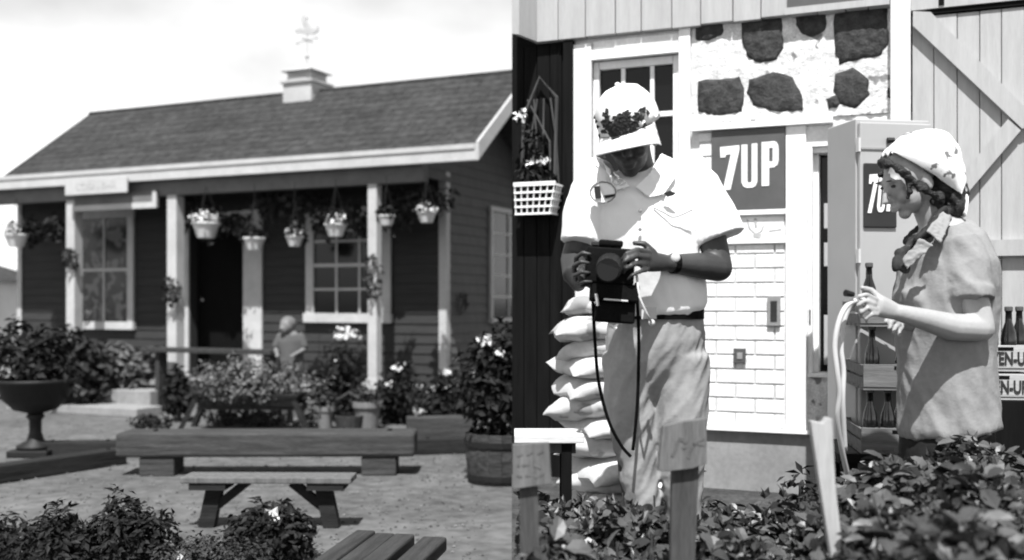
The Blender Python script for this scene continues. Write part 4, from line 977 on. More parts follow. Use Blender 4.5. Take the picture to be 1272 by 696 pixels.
# ================================================================== planting bed in front of the barn: leaves
random.seed(21)
def leafy_bed():
    mb = MB(); mb.raw = True
    def top(x, y):                                   # height of the leaf canopy
        u = (x / y * F + CX)
        r = min(1, max(0, (u - 985) / 110)); base = .29 + .20 * r
        if u < 760: base = .30 + .04 * math.sin(x * 9)
        return base + .035 * math.sin(x * 11 + y * 5) + .03 * math.sin(y * 13 - x * 7) + .02 * math.sin(x * 23)
    cells = []
    n = 31000
    for _ in range(n):
        y = random.uniform(2.05, 3.42) if random.random() < .88 else random.uniform(3.42, 3.9)
        x = random.uniform(.012, .56 * y + .6)
        h = top(x, y)
        if y > 3.4: h *= .8
        z = h * (1 - abs(random.gauss(0, .13))) if random.random() < .85 else random.uniform(.04, h)
        nn = (Vector((random.gauss(0, .55), random.gauss(-.25, .55), 1))).normalized(); d = rnd_dir(); d = d - nn * d.dot(nn)
        if d.length < .1: continue
        L = random.choice((.022, .03, .036, .045, .06)) * random.uniform(.85, 1.15); c = Vector((x, y, z))
        tip = c + d.normalized() * L
        if tip.x < .008: continue
        mb.rleaf(c, d.normalized() + Vector((0, 0, random.uniform(-.3, .2))), nn, L, L * random.uniform(.55, .75), .18)
    for _ in range(500):                             # upright pale shoots
        y = random.uniform(2.2, 3.5); x = random.uniform(.02, .56 * y + .1); h = top(x, y)
        for k in range(4):
            d = Vector((random.gauss(0, .6), random.gauss(0, .6), 1)); mb.leaf(Vector((x, y, h * .95)), d, rnd_dir(), random.uniform(.03, .055), .022)
    o = mb.build('leafy_bed', M['leaf_h']); o['kind'] = 'stuff'; tag(o, 'dense bed of broad glossy leaves filling the foreground before the barn', 'leaves'); return o
leafy_bed()
st = MB(); st.raw = True
for _ in range(420):
    y = random.uniform(2.1, 3.7); x = random.uniform(.03, .55 * y); st.tube([(x, y, 0), (x + random.uniform(-.03, .03), y + random.uniform(-.03, .03), random.uniform(.2, .34))], [.005, .003], 4)
o = st.build('leafy_bed_stems', M['stem']); o['kind'] = 'stuff'; tag(o, 'thin stalks under the broad glossy leaves before the barn', 'stems')
sp = P(995, 600, 3.9); shrub('spindly_weed', 'spindly dark weed against the grey foundation beside the pale stake', Vector((sp.x, sp.y, 0)), [((0, 0, .3), (.09, .09, .08)), ((.02, 0, .18), (.06, .06, .1))], 90, .06, .02, M['leaf_d'], cat='plant')
# signs and stakes
def scribble(mb, c, w_, h_, rows, seed, yy, th=.006):
    r_ = random.Random(seed)
    for j in range(rows):
        z = c[1] + h_ * (.5 - (j + .5) / rows); x = c[0] - w_ / 2
        while x < c[0] + w_ / 2 - .012:
            dx = r_.uniform(.012, .03); z2 = z + r_.uniform(-1, 1) * h_ / rows * .4
            a = Vector((x, 0, z)); b_ = Vector((x + dx * .6, 0, z2)); dv = (b_ - a).normalized(); nn = Vector((-dv.z, 0, dv.x)) * th / 2
            mb.prism([(q.x, q.z) for q in (a - nn, b_ - nn, b_ + nn, a + nn)], yy - .001, yy); x += dx; z += (z2 - z) * .3
Zg = 2.62; px = Zg / F
sg = thing('stake_sign', 'grey hand-lettered sign board on a dark stake in front of the man', 'sign', (P(848, 0, Zg).x, Zg, 0), R(6))
zc = lambda y: EYE - (y - HY) * px
poly = [(-33, 583), (-27, 528), (-10, 524), (28, 519), (28, 575), (10, 581), (-20, 584)]
MB().prism([(x * px, zc(y)) for x, y in poly], -.02, 0).build('board', M['wood_grey'], sg, bevel=.002)
MB().hexa([(-19 * px, .001, 0), (8 * px, .001, 0), (8 * px, .022, 0), (-19 * px, .022, 0), (-12 * px, .001, zc(560)), (22 * px, .001, zc(560)), (22 * px, .022, zc(560)), (-12 * px, .022, zc(560))]).build('stake', M['wood_brown'], sg)
lm = MB()
for pts in ([(-16, 566), (-12, 556), (-9, 546)], [(-8, 544), (-2, 546), (2, 549)], [(4, 568), (8, 556), (11, 549)], [(10, 552), (18, 546), (24, 543)], [(-3, 556), (1, 553)], [(16, 550), (25, 551)]):
    for a, b_ in zip(pts, pts[1:]):
        A_ = Vector((a[0] * px, 0, zc(a[1]))); B_ = Vector((b_[0] * px, 0, zc(b_[1]))); dv = (B_ - A_).normalized(); nn = Vector((-dv.z, 0, dv.x)) * .004
        lm.prism([(q.x, q.z) for q in (A_ - nn, B_ - nn, B_ + nn, A_ + nn)], -.0215, -.0202)
lm.build('lettering', M['ink'], sg)
Zg = 2.55; px = Zg / F
sg = thing('stake_sign', 'pale hand-lettered sign board on a short stake at the barn corner', 'sign', (P(662, 0, Zg).x, Zg, 0), 0)
MB().prism([(-25.5 * px, zc(607)), (-25.5 * px, zc(551)), (20 * px, zc(549)), (23 * px, zc(600))], -.016, 0).build('board', M['wood_grey'], sg, bevel=.002)
MB().hexa([(-14 * px, .001, 0), (12 * px, .001, 0), (12 * px, .02, 0), (-14 * px, .02, 0), (-17 * px, .001, zc(590)), (6 * px, .001, zc(590)), (6 * px, .02, zc(590)), (-17 * px, .02, zc(590))]).build('stake', M['wood_brown'], sg)
lm = MB(); scribble(lm, (-2 * px, zc(577)), 36 * px, 36 * px, 3, 5, -.0165, .005); lm.build('lettering', M['ink'], sg)
Zg = 2.42; px = Zg / F; sk = thing('wooden_stake', 'pale pointed wooden stake leaning in the leaves below the cooler', 'stake', (P(1040, 0, Zg).x, Zg, 0))
MB().prism([(-2 * px, 0), (8 * px, 0), (6 * px, zc(690)), (-4 * px, zc(600)), (-8 * px, zc(520)), (-15 * px, zc(518)), (-19 * px, zc(525)), (-35 * px, zc(522)), (-33 * px, zc(535)), (-22 * px, zc(610)), (-10 * px, zc(685))], -.012, .012).build('stake', M['wood_pale'], sk, bevel=.002)
Zg = 3.55; px = Zg / F; pl = thing('plank_stool', 'pale plank of a low stool jutting out at the barn corner', 'stool', (P(636, 0, Zg).x, Zg, 0))
MB().box(.008, 90 * px, 0, .2, zc(551), zc(541)).build('seat', M['wood_pale_h'], pl, bevel=.003)
MB().box(.02, 80 * px, .03, .05, zc(565), zc(552)).build('apron', M['wood_brown'], pl)
for x in (.03, 62 * px):
    for y in (.02, .15): MB().box(x, x + .035, y, y + .03, 0, zc(551.5)).build('leg', M['darkwood'], pl)
# ================================================================== people
def hand_mb(mb, wrist, palm_c, knuckle_dir, finger_paths, thumb_path, pr=.036):
    """palm plus fingers as tubes, all meant to be fused"""
    mb.tube([wrist, (Vector(wrist) + Vector(palm_c)) / 2, palm_c], [(.026, .02), (.032, .019), (.036, .018)], 12, round_=True, up=knuckle_dir)
    for pth, r in finger_paths: mb.tube(pth, [r, r * .95, r * .88, r * .75][:len(pth)], 8, round_=True)
    mb.tube(thumb_path, [.013, .0115, .009][:len(thumb_path)], 8, round_=True)
# ---------------------------------------------------------------- the man
mb = MB()
hc = P(783, 168, 3.46)
tilt = Matrix.Rotation(R(28), 3, 'X') @ Matrix.Rotation(R(0), 3, 'Y'); yaw = Matrix.Rotation(R(-14), 3, 'Z'); HR = yaw @ tilt      # head turned, bowed (front is -y)
def hp(x, y, z): return hc + HR @ Vector((x, y, z))
mb.ell(hp(0, .012, .02), (.076, .096, .098), HR); mb.ell(hp(0, -.03, -.055), (.058, .062, .066), HR); mb.ell(hp(0, -.06, -.1), (.03, .028, .024), HR)
mb.ell(hp(0, -.07, -.01), (.052, .03, .05), HR); mb.tube([hp(0, -.088, .005), hp(0, -.112, -.028), hp(0, -.092, -.038)], [.010, .016, .012], 8, round_=True)
for s_ in (-1, 1):
    mb.ell(hp(.035 * s_, -.078, -.03), (.024, .02, .02), HR); mb.ell(hp(.032 * s_, -.088, .018), (.022, .012, .009), HR); mb.ell(hp(.078 * s_, .012, -.015), (.011, .022, .033), HR)
mb.ell(hp(0, -.092, -.065), (.026, .012, .008), HR); mb.ell(hp(0, -.090, -.078), (.022, .012, .008), HR)
mb.tube([hp(0, .02, -.05), P(792, 215, 3.56), P(797, 245, 3.60)], [.058, .06, .07], 14, round_=True)
# trunk under the clothes
mb.tube([P(800, 250, 3.6), P(803, 330, 3.6), P(810, 420, 3.63), P(812, 450, 3.64)], [(.15, .09), (.13, .09), (.13, .09), (.12, .09)], 16, round_=True, up=(1, 0, 0))
# his left arm (right in the picture)
sh_l = P(857, 222, 3.58); el_l = P(893, 333, 3.52); wr_l = P(831, 327, 3.430)
mb.tube([sh_l, P(880, 275, 3.56), el_l], [.055, .050, .046], 14, round_=True); mb.tube([el_l, P(868, 330, 3.48), wr_l], [.047, .044, .029], 14, round_=True)
pc = P(806, 325, 3.370)
hand_mb(mb, wr_l, pc, (0, 0, 1), [([P(806, 313, 3.360), P(792, 310, 3.315), P(778, 315, 3.300), P(772, 323, 3.315)], .0095), ([P(805, 320, 3.350), P(790, 318, 3.305), P(776, 324, 3.290), P(771, 332, 3.305)], .0098),
         ([P(804, 328, 3.350), P(790, 328, 3.305), P(778, 333, 3.295), P(774, 340, 3.310)], .0093), ([P(805, 335, 3.350), P(794, 338, 3.310), P(785, 342, 3.300), P(780, 347, 3.310)], .008)], [P(812, 314, 3.380), P(800, 303, 3.370), P(788, 302, 3.370)])
# his right arm
sh_r = P(742, 224, 3.56); el_r = P(713, 322, 3.55); wr_r = P(718, 352, 3.460)
mb.tube([sh_r, P(728, 275, 3.55), el_r], [.055, .05, .046], 14, round_=True); mb.tube([el_r, P(714, 342, 3.46), wr_r], [.046, .042, .029], 14, round_=True)
hand_mb(mb, wr_r, P(722, 345, 3.390), (0, 0, 1), [([P(716, 330, 3.370), P(716, 320, 3.340), P(724, 314, 3.320), P(733, 316, 3.315)], .0095), ([P(714, 338, 3.360), P(713, 330, 3.320), P(722, 325, 3.300), P(731, 327, 3.300)], .0098),
         ([P(715, 347, 3.355), P(714, 342, 3.315), P(723, 338, 3.295), P(732, 339, 3.300)], .0093), ([P(719, 355, 3.355), P(719, 352, 3.320), P(727, 350, 3.300), P(735, 350, 3.305)], .008)], [P(728, 350, 3.400), P(738, 358, 3.380), P(748, 362, 3.370)])
# legs
ft = lambda x, Z: Vector(((x - CX) / F * Z, Z, 0))
mb.tube([P(783, 455, 3.65), P(790, 590, 3.66), ft(800, 3.68) + Vector((0, 0, .09))], [.085, .06, .042], 14, round_=True); mb.tube([P(843, 455, 3.65), P(846, 590, 3.63), ft(851, 3.68) + Vector((0, 0, .09))], [.085, .06, .042], 14, round_=True)
man = organic(mb, 'person', M['skin_m'], .0055, 3)
tag(man, 'standing man in white cap and white short-sleeved shirt looking down at a camera', 'person')
# shirt
s = MB()
s.tube([P(797, 214, 3.575), P(797, 228, 3.58), P(797, 252, 3.575), P(802, 290, 3.57), P(808, 330, 3.58), P(813, 362, 3.60), P(815, 380, 3.61), P(815, 392, 3.615)],
       [(.10, .075), (.165, .10), (.182, .118), (.178, .122), (.172, .124), (.178, .13), (.176, .13), (.15, .11)], 26, round_=False, up=(1, 0, 0))
s.tube([P(795, 206, 3.57), P(797, 225, 3.58)], [.072, .11], 18)
s.tube([P(845, 213, 3.57), P(868, 235, 3.56), P(884, 265, 3.55), P(896, 296, 3.535)], [.068, .078, .082, .084], 18, round_=False)
s.tube([P(750, 215, 3.56), P(734, 240, 3.555), P(724, 270, 3.54), P(720, 302, 3.52)], [.068, .072, .070, .068], 18, round_=False)
s.ell(P(857, 212, 3.57), (.065, .06, .06)); s.ell(P(740, 217, 3.56), (.062, .06, .058))
shirt = organic(s, 'shirt', M['shirt_w'], .0075, 4, man, folds=(.006, 11, 9, 3, 4))
def plate(mb, pts, th=.004):                          # thin polygon with thickness towards the viewer
    q = [Vector(p) for p in pts]; n = len(q); off = Vector((0, -th, 0)); mb.add(q + [p + off for p in q], [tuple(range(n)), tuple(reversed(range(n, 2 * n)))] + [(i, i + n, (i + 1) % n + n, (i + 1) % n) for i in range(n)])
c = MB()
plate(c, [P(785, 232, 3.452), P(768, 218, 3.46), P(750, 204, 3.50), P(748, 196, 3.53), P(764, 240, 3.455)], .008)
plate(c, [P(788, 232, 3.452), P(806, 215, 3.46), P(822, 190, 3.52), P(838, 198, 3.53), P(840, 218, 3.49), P(826, 242, 3.455), P(806, 246, 3.445)], .008)
organic(c, 'collar', M['shirt_w'], .003, 8, shirt, folds=(.006, 12, 12, 12, 0))
pk = MB(); pk.tube(smooth_path([P(812, 258, 3.452), P(826, 265, 3.446), P(838, 270, 3.444), P(860, 261, 3.455)], 4), .0022, 5); pk.build('pocket_seam', M['concrete'], shirt)
em = MB(); em.tube([P(749 + 16 * math.cos(k * .42), 239 + 13 * math.sin(k * .42), 3.43) for k in range(16)], .0025, 5); em.build('patch_ring', M['concrete'], shirt)
em = MB(); plate(em, [P(749 + 16 * math.cos(-k * .3927), 239 + 13 * math.sin(-k * .3927), 3.444) for k in range(16)], .012); em.build('patch', M['shirt_w'], shirt)
em = MB(); plate(em, [P(738, 232, 3.428), P(745, 231, 3.428), P(747, 246, 3.428), P(740, 247, 3.428)], .004); plate(em, [P(750, 243, 3.428), P(764, 241, 3.428), P(763, 244, 3.428), P(752, 247, 3.428)], .004)
em.build('patch_mark', M['ink_black'], shirt)
em = MB(); plate(em, [P(824, 240, 3.436), P(832, 237, 3.436), P(840, 240, 3.436), P(836, 243, 3.436), P(829, 245, 3.436)], .003); em.build('pocket_mark', M['ink_black'], shirt)
bt = MB()
for y in (262, 285): bt.ell(P(795, y, 3.437), (.006, .003, .006))
bt.build('buttons', M['concrete'], shirt)
# trousers and belt
t = MB()
t.tube([P(814, 384, 3.615), P(814, 420, 3.625), P(814, 452, 3.638), P(814, 474, 3.645), P(814, 490, 3.65)], [(.160, .115), (.172, .12), (.165, .108), (.13, .085), (.06, .05)], 24, round_=False, up=(1, 0, 0))
t.tube([P(783, 440, 3.63), P(782, 500, 3.64), P(789, 560, 3.65), P(797, 620, 3.66), ft(801, 3.68) + Vector((0, 0, .05))], [.098, .088, .073, .063, .06], 18)
t.tube([P(846, 440, 3.63), P(847, 500, 3.63), P(846, 560, 3.63), P(849, 620, 3.65), ft(852, 3.68) + Vector((0, 0, .05))], [.100, .092, .08, .068, .064], 18)
tr_ = organic(t, 'trousers', M['trouser'], .0075, 14, man, folds=(.010, 15, 10, 4, -7))
bl = MB(); bl.lathe([(1, -.02), (1.02, -.02), (1.02, .02), (1, .02)], 30, close=False)
bl.v = [tuple(P(814, 389, 3.615) + Vector((x * .165, y * .119, z))) for x, y, z in bl.v]; bl.build('belt', M['black_leather'], man)
bc = MB(); bc.box(-.025, .025, -.006, .006, -.02, .02); bc.v = [tuple(P(806, 389, 3.488) + Vector(v)) for v in bc.v]; bc.build('belt_buckle', M['chrome'], man)
s = MB()
for x in (800, 852): s.tube([ft(x, 3.73) + Vector((0, 0, .04)), ft(x, 3.66) + Vector((0, 0, .05)), ft(x, 3.5) + Vector((-.02, 0, .035))], [(.04, .04), (.045, .05), (.04, .03)], 12, round_=True)
organic(s, 'shoes', M['black_leather'], .01, 3, man)
# watch
wt = MB(); d = (wr_l - P(868, 330, 3.48)).normalized(); wt.tube([wr_l - d * .03, wr_l - d * .012], .034, 14); w1 = wt.build('watch_strap', M['black_leather'], man)
MB().ell(wr_l - d * .02 + Vector((0, -.03, .018)), (.016, .008, .016)).build('watch', M['chrome'], man, smooth=True)
# cap
cc = P(781, 152, 3.47); CRm = Matrix.Rotation(R(-9), 3, 'Y') @ Matrix.Rotation(R(-30), 3, 'Z') @ Matrix.Rotation(R(20), 3, 'X')
def cp(x, y, z): return cc + CRm @ Vector((x, y, z))
d = MB(); nu, nv = 28, 9
for j in range(nv):
    ph = (math.pi / 2) * j / nv
    for k in range(nu):
        an = 2 * math.pi * k / nu; puff = 1 + .05 * math.sin(ph * 2)
        d.v.append(tuple(cp(.104 * math.cos(ph) ** .8 * puff * math.cos(an), .112 * math.cos(ph) ** .8 * puff * math.sin(an), .138 * math.sin(ph) - .012)))
d.v.append(tuple(cp(0, 0, .127))); tp = len(d.v) - 1
d.f += [(j * nu + k, j * nu + (k + 1) % nu, (j + 1) * nu + (k + 1) % nu, (j + 1) * nu + k) for j in range(nv - 1) for k in range(nu)] + [((nv - 1) * nu + k, (nv - 1) * nu + (k + 1) % nu, tp) for k in range(nu)]
cap = d.build('cap', M['cap'], man, smooth=True); sm = cap.modifiers.new('s', 'SOLIDIFY'); sm.thickness = .004
tx = bpy.data.textures.new('cap_dent', 'CLOUDS'); tx.noise_scale = .07; dm = cap.modifiers.new('d', 'DISPLACE'); dm.texture = tx; dm.strength = .018; dm.texture_coords = 'GLOBAL'
MB().ell(cp(0, 0, .131), (.009, .009, .006)).build('button', M['cap'], cap, smooth=True)
b = MB(); n = 20
rings = []
for side in (0, 1):
    for f_ in (0, .35, .7, 1):
        for k in range(n + 1):
            an = R(-90) + R(72) * (2 * k / n - 1); q = (2 * k / n - 1)
            ext = .078 * f_ * (1 - abs(q) ** 2.4)
            x = .106 * math.cos(an) + ext * math.cos(an) * .55; y = .114 * math.sin(an) + ext * math.sin(an); z = -.014 - .05 * f_ * q * q - .026 * f_ - side * .005
            b.v.append(tuple(cp(x, y, z)))
for side in (0, 1):
    o_ = side * 4 * (n + 1)
    for j in range(3):
        for k in range(n): a = o_ + j * (n + 1) + k; b.f.append((a, a + 1, a + n + 2, a + n + 1))
for k in range(n): a = 3 * (n + 1) + k; b.f.append((a, a + 1, a + 1 + 4 * (n + 1), a + 4 * (n + 1)))
b.build('brim', M['cap'], cap, smooth=True)
e = MB(); r_ = random.Random(4)
def dome(an, ph, k=1.03): return cp(.104 * math.cos(ph) ** .8 * (1 + .05 * math.sin(ph * 2)) * math.cos(an) * k, .112 * math.cos(ph) ** .8 * (1 + .05 * math.sin(ph * 2)) * math.sin(an) * k, (.138 * math.sin(ph)) * k - .012)
for _ in range(120):
    an = R(-84) + r_.gauss(0, .36); ph = .1 + abs(r_.gauss(.14, .12))
    p = dome(an, ph, 1.06); nd = (p - cc).normalized(); tt = nd.orthogonal(); tt.rotate(Quaternion(nd, r_.uniform(0, 6))); e.raw = True; e.leaf(p, tt, nd, .026, .016)
e.build('emblem', M['ink_black'], cap)
g_ = MB(); rows = []
for j in range(6):
    for k in range(9): g_.v.append(tuple(dome(R(-40) + R(75) * k / 8, 0.02 + .75 * j / 5, 1.012)))
g_.f = [(j * 9 + k, j * 9 + k + 1, (j + 1) * 9 + k + 1, (j + 1) * 9 + k) for j in range(5) for k in range(8)]; None
# camera with case and straps, held
cm = thing('camera', 'black camera with open leather case held at the man\'s waist', 'camera', P(758, 340, 3.340))
O = cm.location
def cb(x0, x1, y0, y1, Z0, Z1, name, m='black_leather', bevel=.006):
    a = P(x0, y1, Z0) - O; b_ = P(x1, y0, Z0) - O; return MB().box(a.x, b_.x, 0, Z1 - Z0, a.z, b_.z).build(name, M[m], cm, bevel=bevel, loc=(0, Z0 - O.y, 0)) if False else MB().box(a.x, b_.x, a.y, a.y + Z1 - Z0, a.z, b_.z).build(name, M[m], cm, bevel=bevel)
cb(728, 788, 308, 353, 3.320, 3.400, 'body'); cb(742, 772, 298, 306, 3.330, 3.390, 'viewfinder'); cb(733, 745, 301, 306, 3.340, 3.370, 'dial', 'metal_black', .002)
MB().tube([P(757, 332, 3.320) - O, P(756, 336, 3.270) - O, P(755, 340, 3.240) - O], [.044, .040, .038], 20).build('lens', M['metal_black'], cm); MB().tube([P(755, 340, 3.241) - O, P(755, 340, 3.235) - O], .034, 16).build('lens_glass', M['glass'], cm)
cb(736, 796, 352, 374, 3.325, 3.410, 'case_lower'); cb(742, 792, 374, 400, 3.350, 3.380, 'case_flap')
cb(752, 782, 372, 374, 3.322, 3.325, 'case_trim', 'chrome', 0)
for pts_ in ([(737, 360, 3.35), (744, 420, 3.42), (752, 470, 3.49), (767, 515, 3.52), (784, 543, 3.545), (797, 556, 3.55)], [(791, 350, 3.34), (797, 400, 3.44), (800, 450, 3.50), (801, 500, 3.52), (799, 548, 3.55)]):
    sp_ = MB(); sp_.tube(smooth_path([P(*q) - O for q in pts_]), .0055, 6); sp_.build('strap', M['black_leather'], cm, smooth=True)
cm.rotation_euler = (R(-5), R(4), 0); pass
lc = MB(); lc.tube([P(791, 340, 3.320) - O, P(795, 365, 3.330) - O, P(806, 388, 3.3) - O, P(813, 396, 3.38) - O], .004, 6); lc.ell(P(813, 396, 3.38) - O, .011); lc.build('cord', M['hose'], cm, smooth=True)
MB().tube([P(742, 368, 3.300) - O, P(745, 382, 3.310) - O], .005, 6).build('strap_ring', M['hose'], cm); MB().tube([P(760, 404, 3.340) - O, P(770, 408, 3.340) - O], .006, 6).build('case_clasp', M['hose'], cm)
# ---------------------------------------------------------------- the woman (profile, facing left)
ZW = 3.55
mb = MB(); hc2 = P(1129, 222, ZW); RW = Matrix.Rotation(R(-76), 3, 'Z') @ Matrix.Rotation(R(24), 3, 'X')
def wp_(x, y, z): return hc2 + RW @ Vector((x, y, z))
mb.ell(wp_(0, .012, .015), (.072, .092, .095), RW); mb.ell(wp_(0, -.028, -.055), (.053, .058, .058), RW); mb.ell(wp_(0, -.062, -.102), (.024, .02, .02), RW)
mb.ell(wp_(0, -.062, -.005), (.052, .032, .055), RW)
mb.tube([wp_(0, -.085, .012), wp_(0, -.110, -.022), wp_(0, -.122, -.036), wp_(0, -.098, -.045)], [.009, .0105, .0115, .009], 8, round_=True)
for s_ in (-1, 1):
    mb.ell(wp_(.032 * s_, -.066, -.04), (.024, .018, .024), RW); mb.ell(wp_(.03 * s_, -.088, .022), (.02, .009, .007), RW); mb.ell(wp_(.074 * s_, .012, -.022), (.009, .021, .032), RW)
mb.ell(wp_(0, -.094, -.066), (.02, .011, .0065), RW); mb.ell(wp_(0, -.092, -.078), (.018, .011, .007), RW)
mb.tube([wp_(0, .025, -.05), P(1158, 275, ZW + .02), P(1172, 300, ZW + .03)], [.048, .048, .06], 14, round_=True)
mb.tube([P(1176, 305, ZW + .02), P(1176, 380, ZW + .02), P(1176, 470, ZW + .02), P(1176, 560, ZW + .02)], [(.11, .12), (.12, .13), (.12, .13), (.12, .13)], 16, round_=True, up=(1, 0, 0))
for dy in (-.09, .09): mb.tube([P(1176, 560, ZW + dy), P(1172, 640, ZW + dy) , Vector((P(1176, 0, ZW).x, ZW + dy * .8, .09))], [.055, .05, .04], 12)
# near (left) arm
e1_ = P(1218, 408, ZW - .17); w1_ = P(1114, 388, ZW - .27)
mb.tube([P(1196, 315, ZW - .11), P(1208, 365, ZW - .15), e1_], [.05, .047, .044], 14, round_=True); mb.tube([e1_, P(1180, 406, ZW - .20), P(1145, 396, ZW - .245), w1_], [.045, .044, .034, .026], 14, round_=True)
pc = P(1092, 380, ZW - .29)
hand_mb(mb, w1_, pc, (0, 0, 1), [([P(1088, 372, ZW - .30), P(1076, 366, ZW - .32), P(1067, 368, ZW - .32), P(1062, 375, ZW - .31)], .0088), ([P(1086, 378, ZW - .31), P(1074, 374, ZW - .335), P(1066, 379, ZW - .33), P(1064, 386, ZW - .315)], .009),
         ([P(1087, 385, ZW - .31), P(1077, 383, ZW - .335), P(1070, 388, ZW - .33), P(1069, 394, ZW - .315)], .0087), ([P(1090, 391, ZW - .31), P(1082, 391, ZW - .33), P(1076, 396, ZW - .325), P(1076, 401, ZW - .315)], .0075)], [P(1094, 372, ZW - .28), P(1082, 361, ZW - .27), P(1071, 358, ZW - .28)])
# far (right) arm
e2_ = P(1196, 420, ZW + .17); w2_ = P(1132, 402, ZW - .06)
mb.tube([P(1176, 315, ZW + .14), P(1190, 370, ZW + .17), e2_], [.05, .046, .042], 12, round_=True); mb.tube([e2_, P(1160, 412, ZW + .05), w2_], [.042, .038, .026], 12, round_=True)
hand_mb(mb, w2_, P(1118, 396, ZW - .14), (0, 0, 1), [([P(1112, 390, ZW - .16), P(1104, 392, ZW - .19), P(1100, 400, ZW - .20)], .0088), ([P(1114, 396, ZW - .17), P(1107, 400, ZW - .20), P(1105, 408, ZW - .205)], .009),
         ([P(1117, 402, ZW - .17), P(1111, 408, ZW - .195), P(1110, 414, ZW - .2)], .0087), ([P(1121, 406, ZW - .16), P(1117, 412, ZW - .185), P(1117, 417, ZW - .19)], .0075)], [P(1116, 388, ZW - .13), P(1108, 382, ZW - .17), P(1101, 382, ZW - .19)])
wom = organic(mb, 'person', M['skin_w'], .0045, 4)
tag(wom, 'woman in profile with white printed headscarf and grey blouse holding a hose', 'person')
# eyes and brows, mouth lines of both heads
for who, f_, m_, rt in ((wom, wp_, 'hair', RW), (man, hp, 'hair', HR)):
    for s_ in (-1, 1):
        MB().ell(f_(.031 * s_, -.087, .004), (.011, .005, .005), rt).build('eye', M[m_], who, smooth=True); MB().ell(f_(.032 * s_, -.095, .026), (.016, .003, .003), rt).build('eyebrow', M[m_], who, smooth=True)
# blouse
s = MB()
s.tube([P(1168, 282, ZW + .02), P(1173, 300, ZW + .02), P(1178, 330, ZW + .01), P(1176, 370, ZW), P(1174, 405, ZW), P(1175, 445, ZW), P(1177, 490, ZW), P(1179, 530, ZW), P(1180, 537, ZW)],
       [(.09, .11), (.125, .16), (.158, .178), (.168, .172), (.166, .165), (.155, .155), (.16, .16), (.168, .165), (.16, .16)], 26, up=(1, 0, 0))
s.ell(P(1143, 372, ZW - .01), (.085, .12, .075))
s.tube([P(1188, 300, ZW - .10), P(1200, 330, ZW - .13), P(1205, 370, ZW - .155)], [.07, .073, .072], 18); s.tube([P(1205, 358, ZW - .150), P(1206, 374, ZW - .158)], [.078, .078], 18)
s.tube([P(1172, 300, ZW + .12), P(1184, 330, ZW + .15), P(1190, 370, ZW + .17)], [.068, .07, .068], 18)
s.ell(P(1192, 300, ZW - .09), (.068, .06, .055))
bls = organic(s, 'blouse', M['shirt_g'], .0075, 5, wom, folds=(.010, 12, 10, 4, 5))
c = MB(); plate(c, [P(1150, 287, ZW - .165), P(1170, 262, ZW - .10), P(1182, 270, ZW - .11), P(1168, 302, ZW - .175)], .008); plate(c, [P(1120, 322, ZW - .16), P(1142, 296, ZW - .165), P(1158, 305, ZW - .18), P(1126, 336, ZW - .168)], .008)
organic(c, 'collar', M['shirt_g'], .003, 2, bls, folds=(.006, 25, 25, 25, 0))
lo = MB()
lo.tube([P(1176, 520, ZW + .01), P(1176, 560, ZW + .01), P(1176, 600, ZW + .01)], [(.15, .15), (.155, .16), (.15, .15)], 20, up=(1, 0, 0))
for dy in (-.09, .09): lo.tube([P(1176, 580, ZW + dy), P(1173, 640, ZW + dy), Vector((P(1176, 0, ZW).x, ZW + dy, .06))], [.1, .08, .065], 14)
organic(lo, 'trousers', M['trouser_d'], .01, 3, wom)
s = MB()
for dy in (-.09, .09): x = P(1176, 0, ZW).x; s.tube([(x + .05, ZW + dy, .04), (x - .02, ZW + dy, .05), (x - .17, ZW + dy, .035)], [(.04, .04), (.045, .05), (.04, .03)], 12, round_=True)
organic(s, 'shoes', M['black_leather'], .01, 3, wom)
# hair, scarf, neckerchief
h = MB()
h.ell(P(1180, 245, ZW), (.043, .06, .062)); h.ell(P(1172, 262, ZW + .01), (.035, .055, .03)); h.ell(P(1166, 228, ZW), (.05, .078, .055))
for k in range(5): h.ell(P(1096 + 6 * k, 203 - 2 * k + (k % 2) * 4, ZW - .035 + .018 * k), (.017, .024, .017))
h.tube([wp_(-.07, -.01, .04), wp_(-.075, .03, -.02), P(1168, 256, ZW - .06)], [.012, .016, .012], 8, round_=True); h.tube([wp_(-.066, -.05, .045), wp_(-.074, -.01, .0), wp_(-.072, .02, -.04)], [.01, .014, .01], 8, round_=True)
h.tube(smooth_path([P(1099, 203, ZW - .05), P(1112, 207, ZW - .085), P(1132, 222, ZW - .098), P(1150, 236, ZW - .095), P(1168, 246, ZW - .07)], 4), [.014 + .005 * math.sin(i * 1.3) for i in range(17)], 8, round_=True)
h.tube(smooth_path([P(1126, 222, ZW - .09), P(1130, 236, ZW - .09), P(1128, 246, ZW - .085)], 3), .009, 7, round_=True)
h.ell(P(1184, 256, ZW), (.04, .06, .045)); h.ell(P(1192, 240, ZW), (.025, .045, .04))
organic(h, 'hair', M['hair'], .005, 1, wom, .016, .018)
sil = smooth_path([P(x, y, ZW) for x, y in ((1101, 192), (1111, 179), (1129, 167), (1150, 163), (1172, 166), (1187, 181), (1195, 204), (1196, 222), (1187, 238))], 4)
pa, pb2 = P(1100, 192, ZW), P(1188, 246, ZW); dv = (pb2 - pa).normalized(); q = MB(); nw = 20
for S_p in sil:
    E_p = pa + dv * max(0.0, (S_p - pa).dot(dv))
    for j in range(nw + 1):
        wv = -1 + 2 * j / nw; k = max(0, 1 - abs(wv) ** 2.4) ** .62
        q.v.append(tuple(E_p + (S_p - E_p) * k + Vector((0, .092 * wv * (.75 + .25 * math.sin(math.pi * min(1, (S_p - pa).dot(dv) / .24))), .007 * math.sin(wv * 11 + (S_p - pa).dot(dv) * 22) * k))))
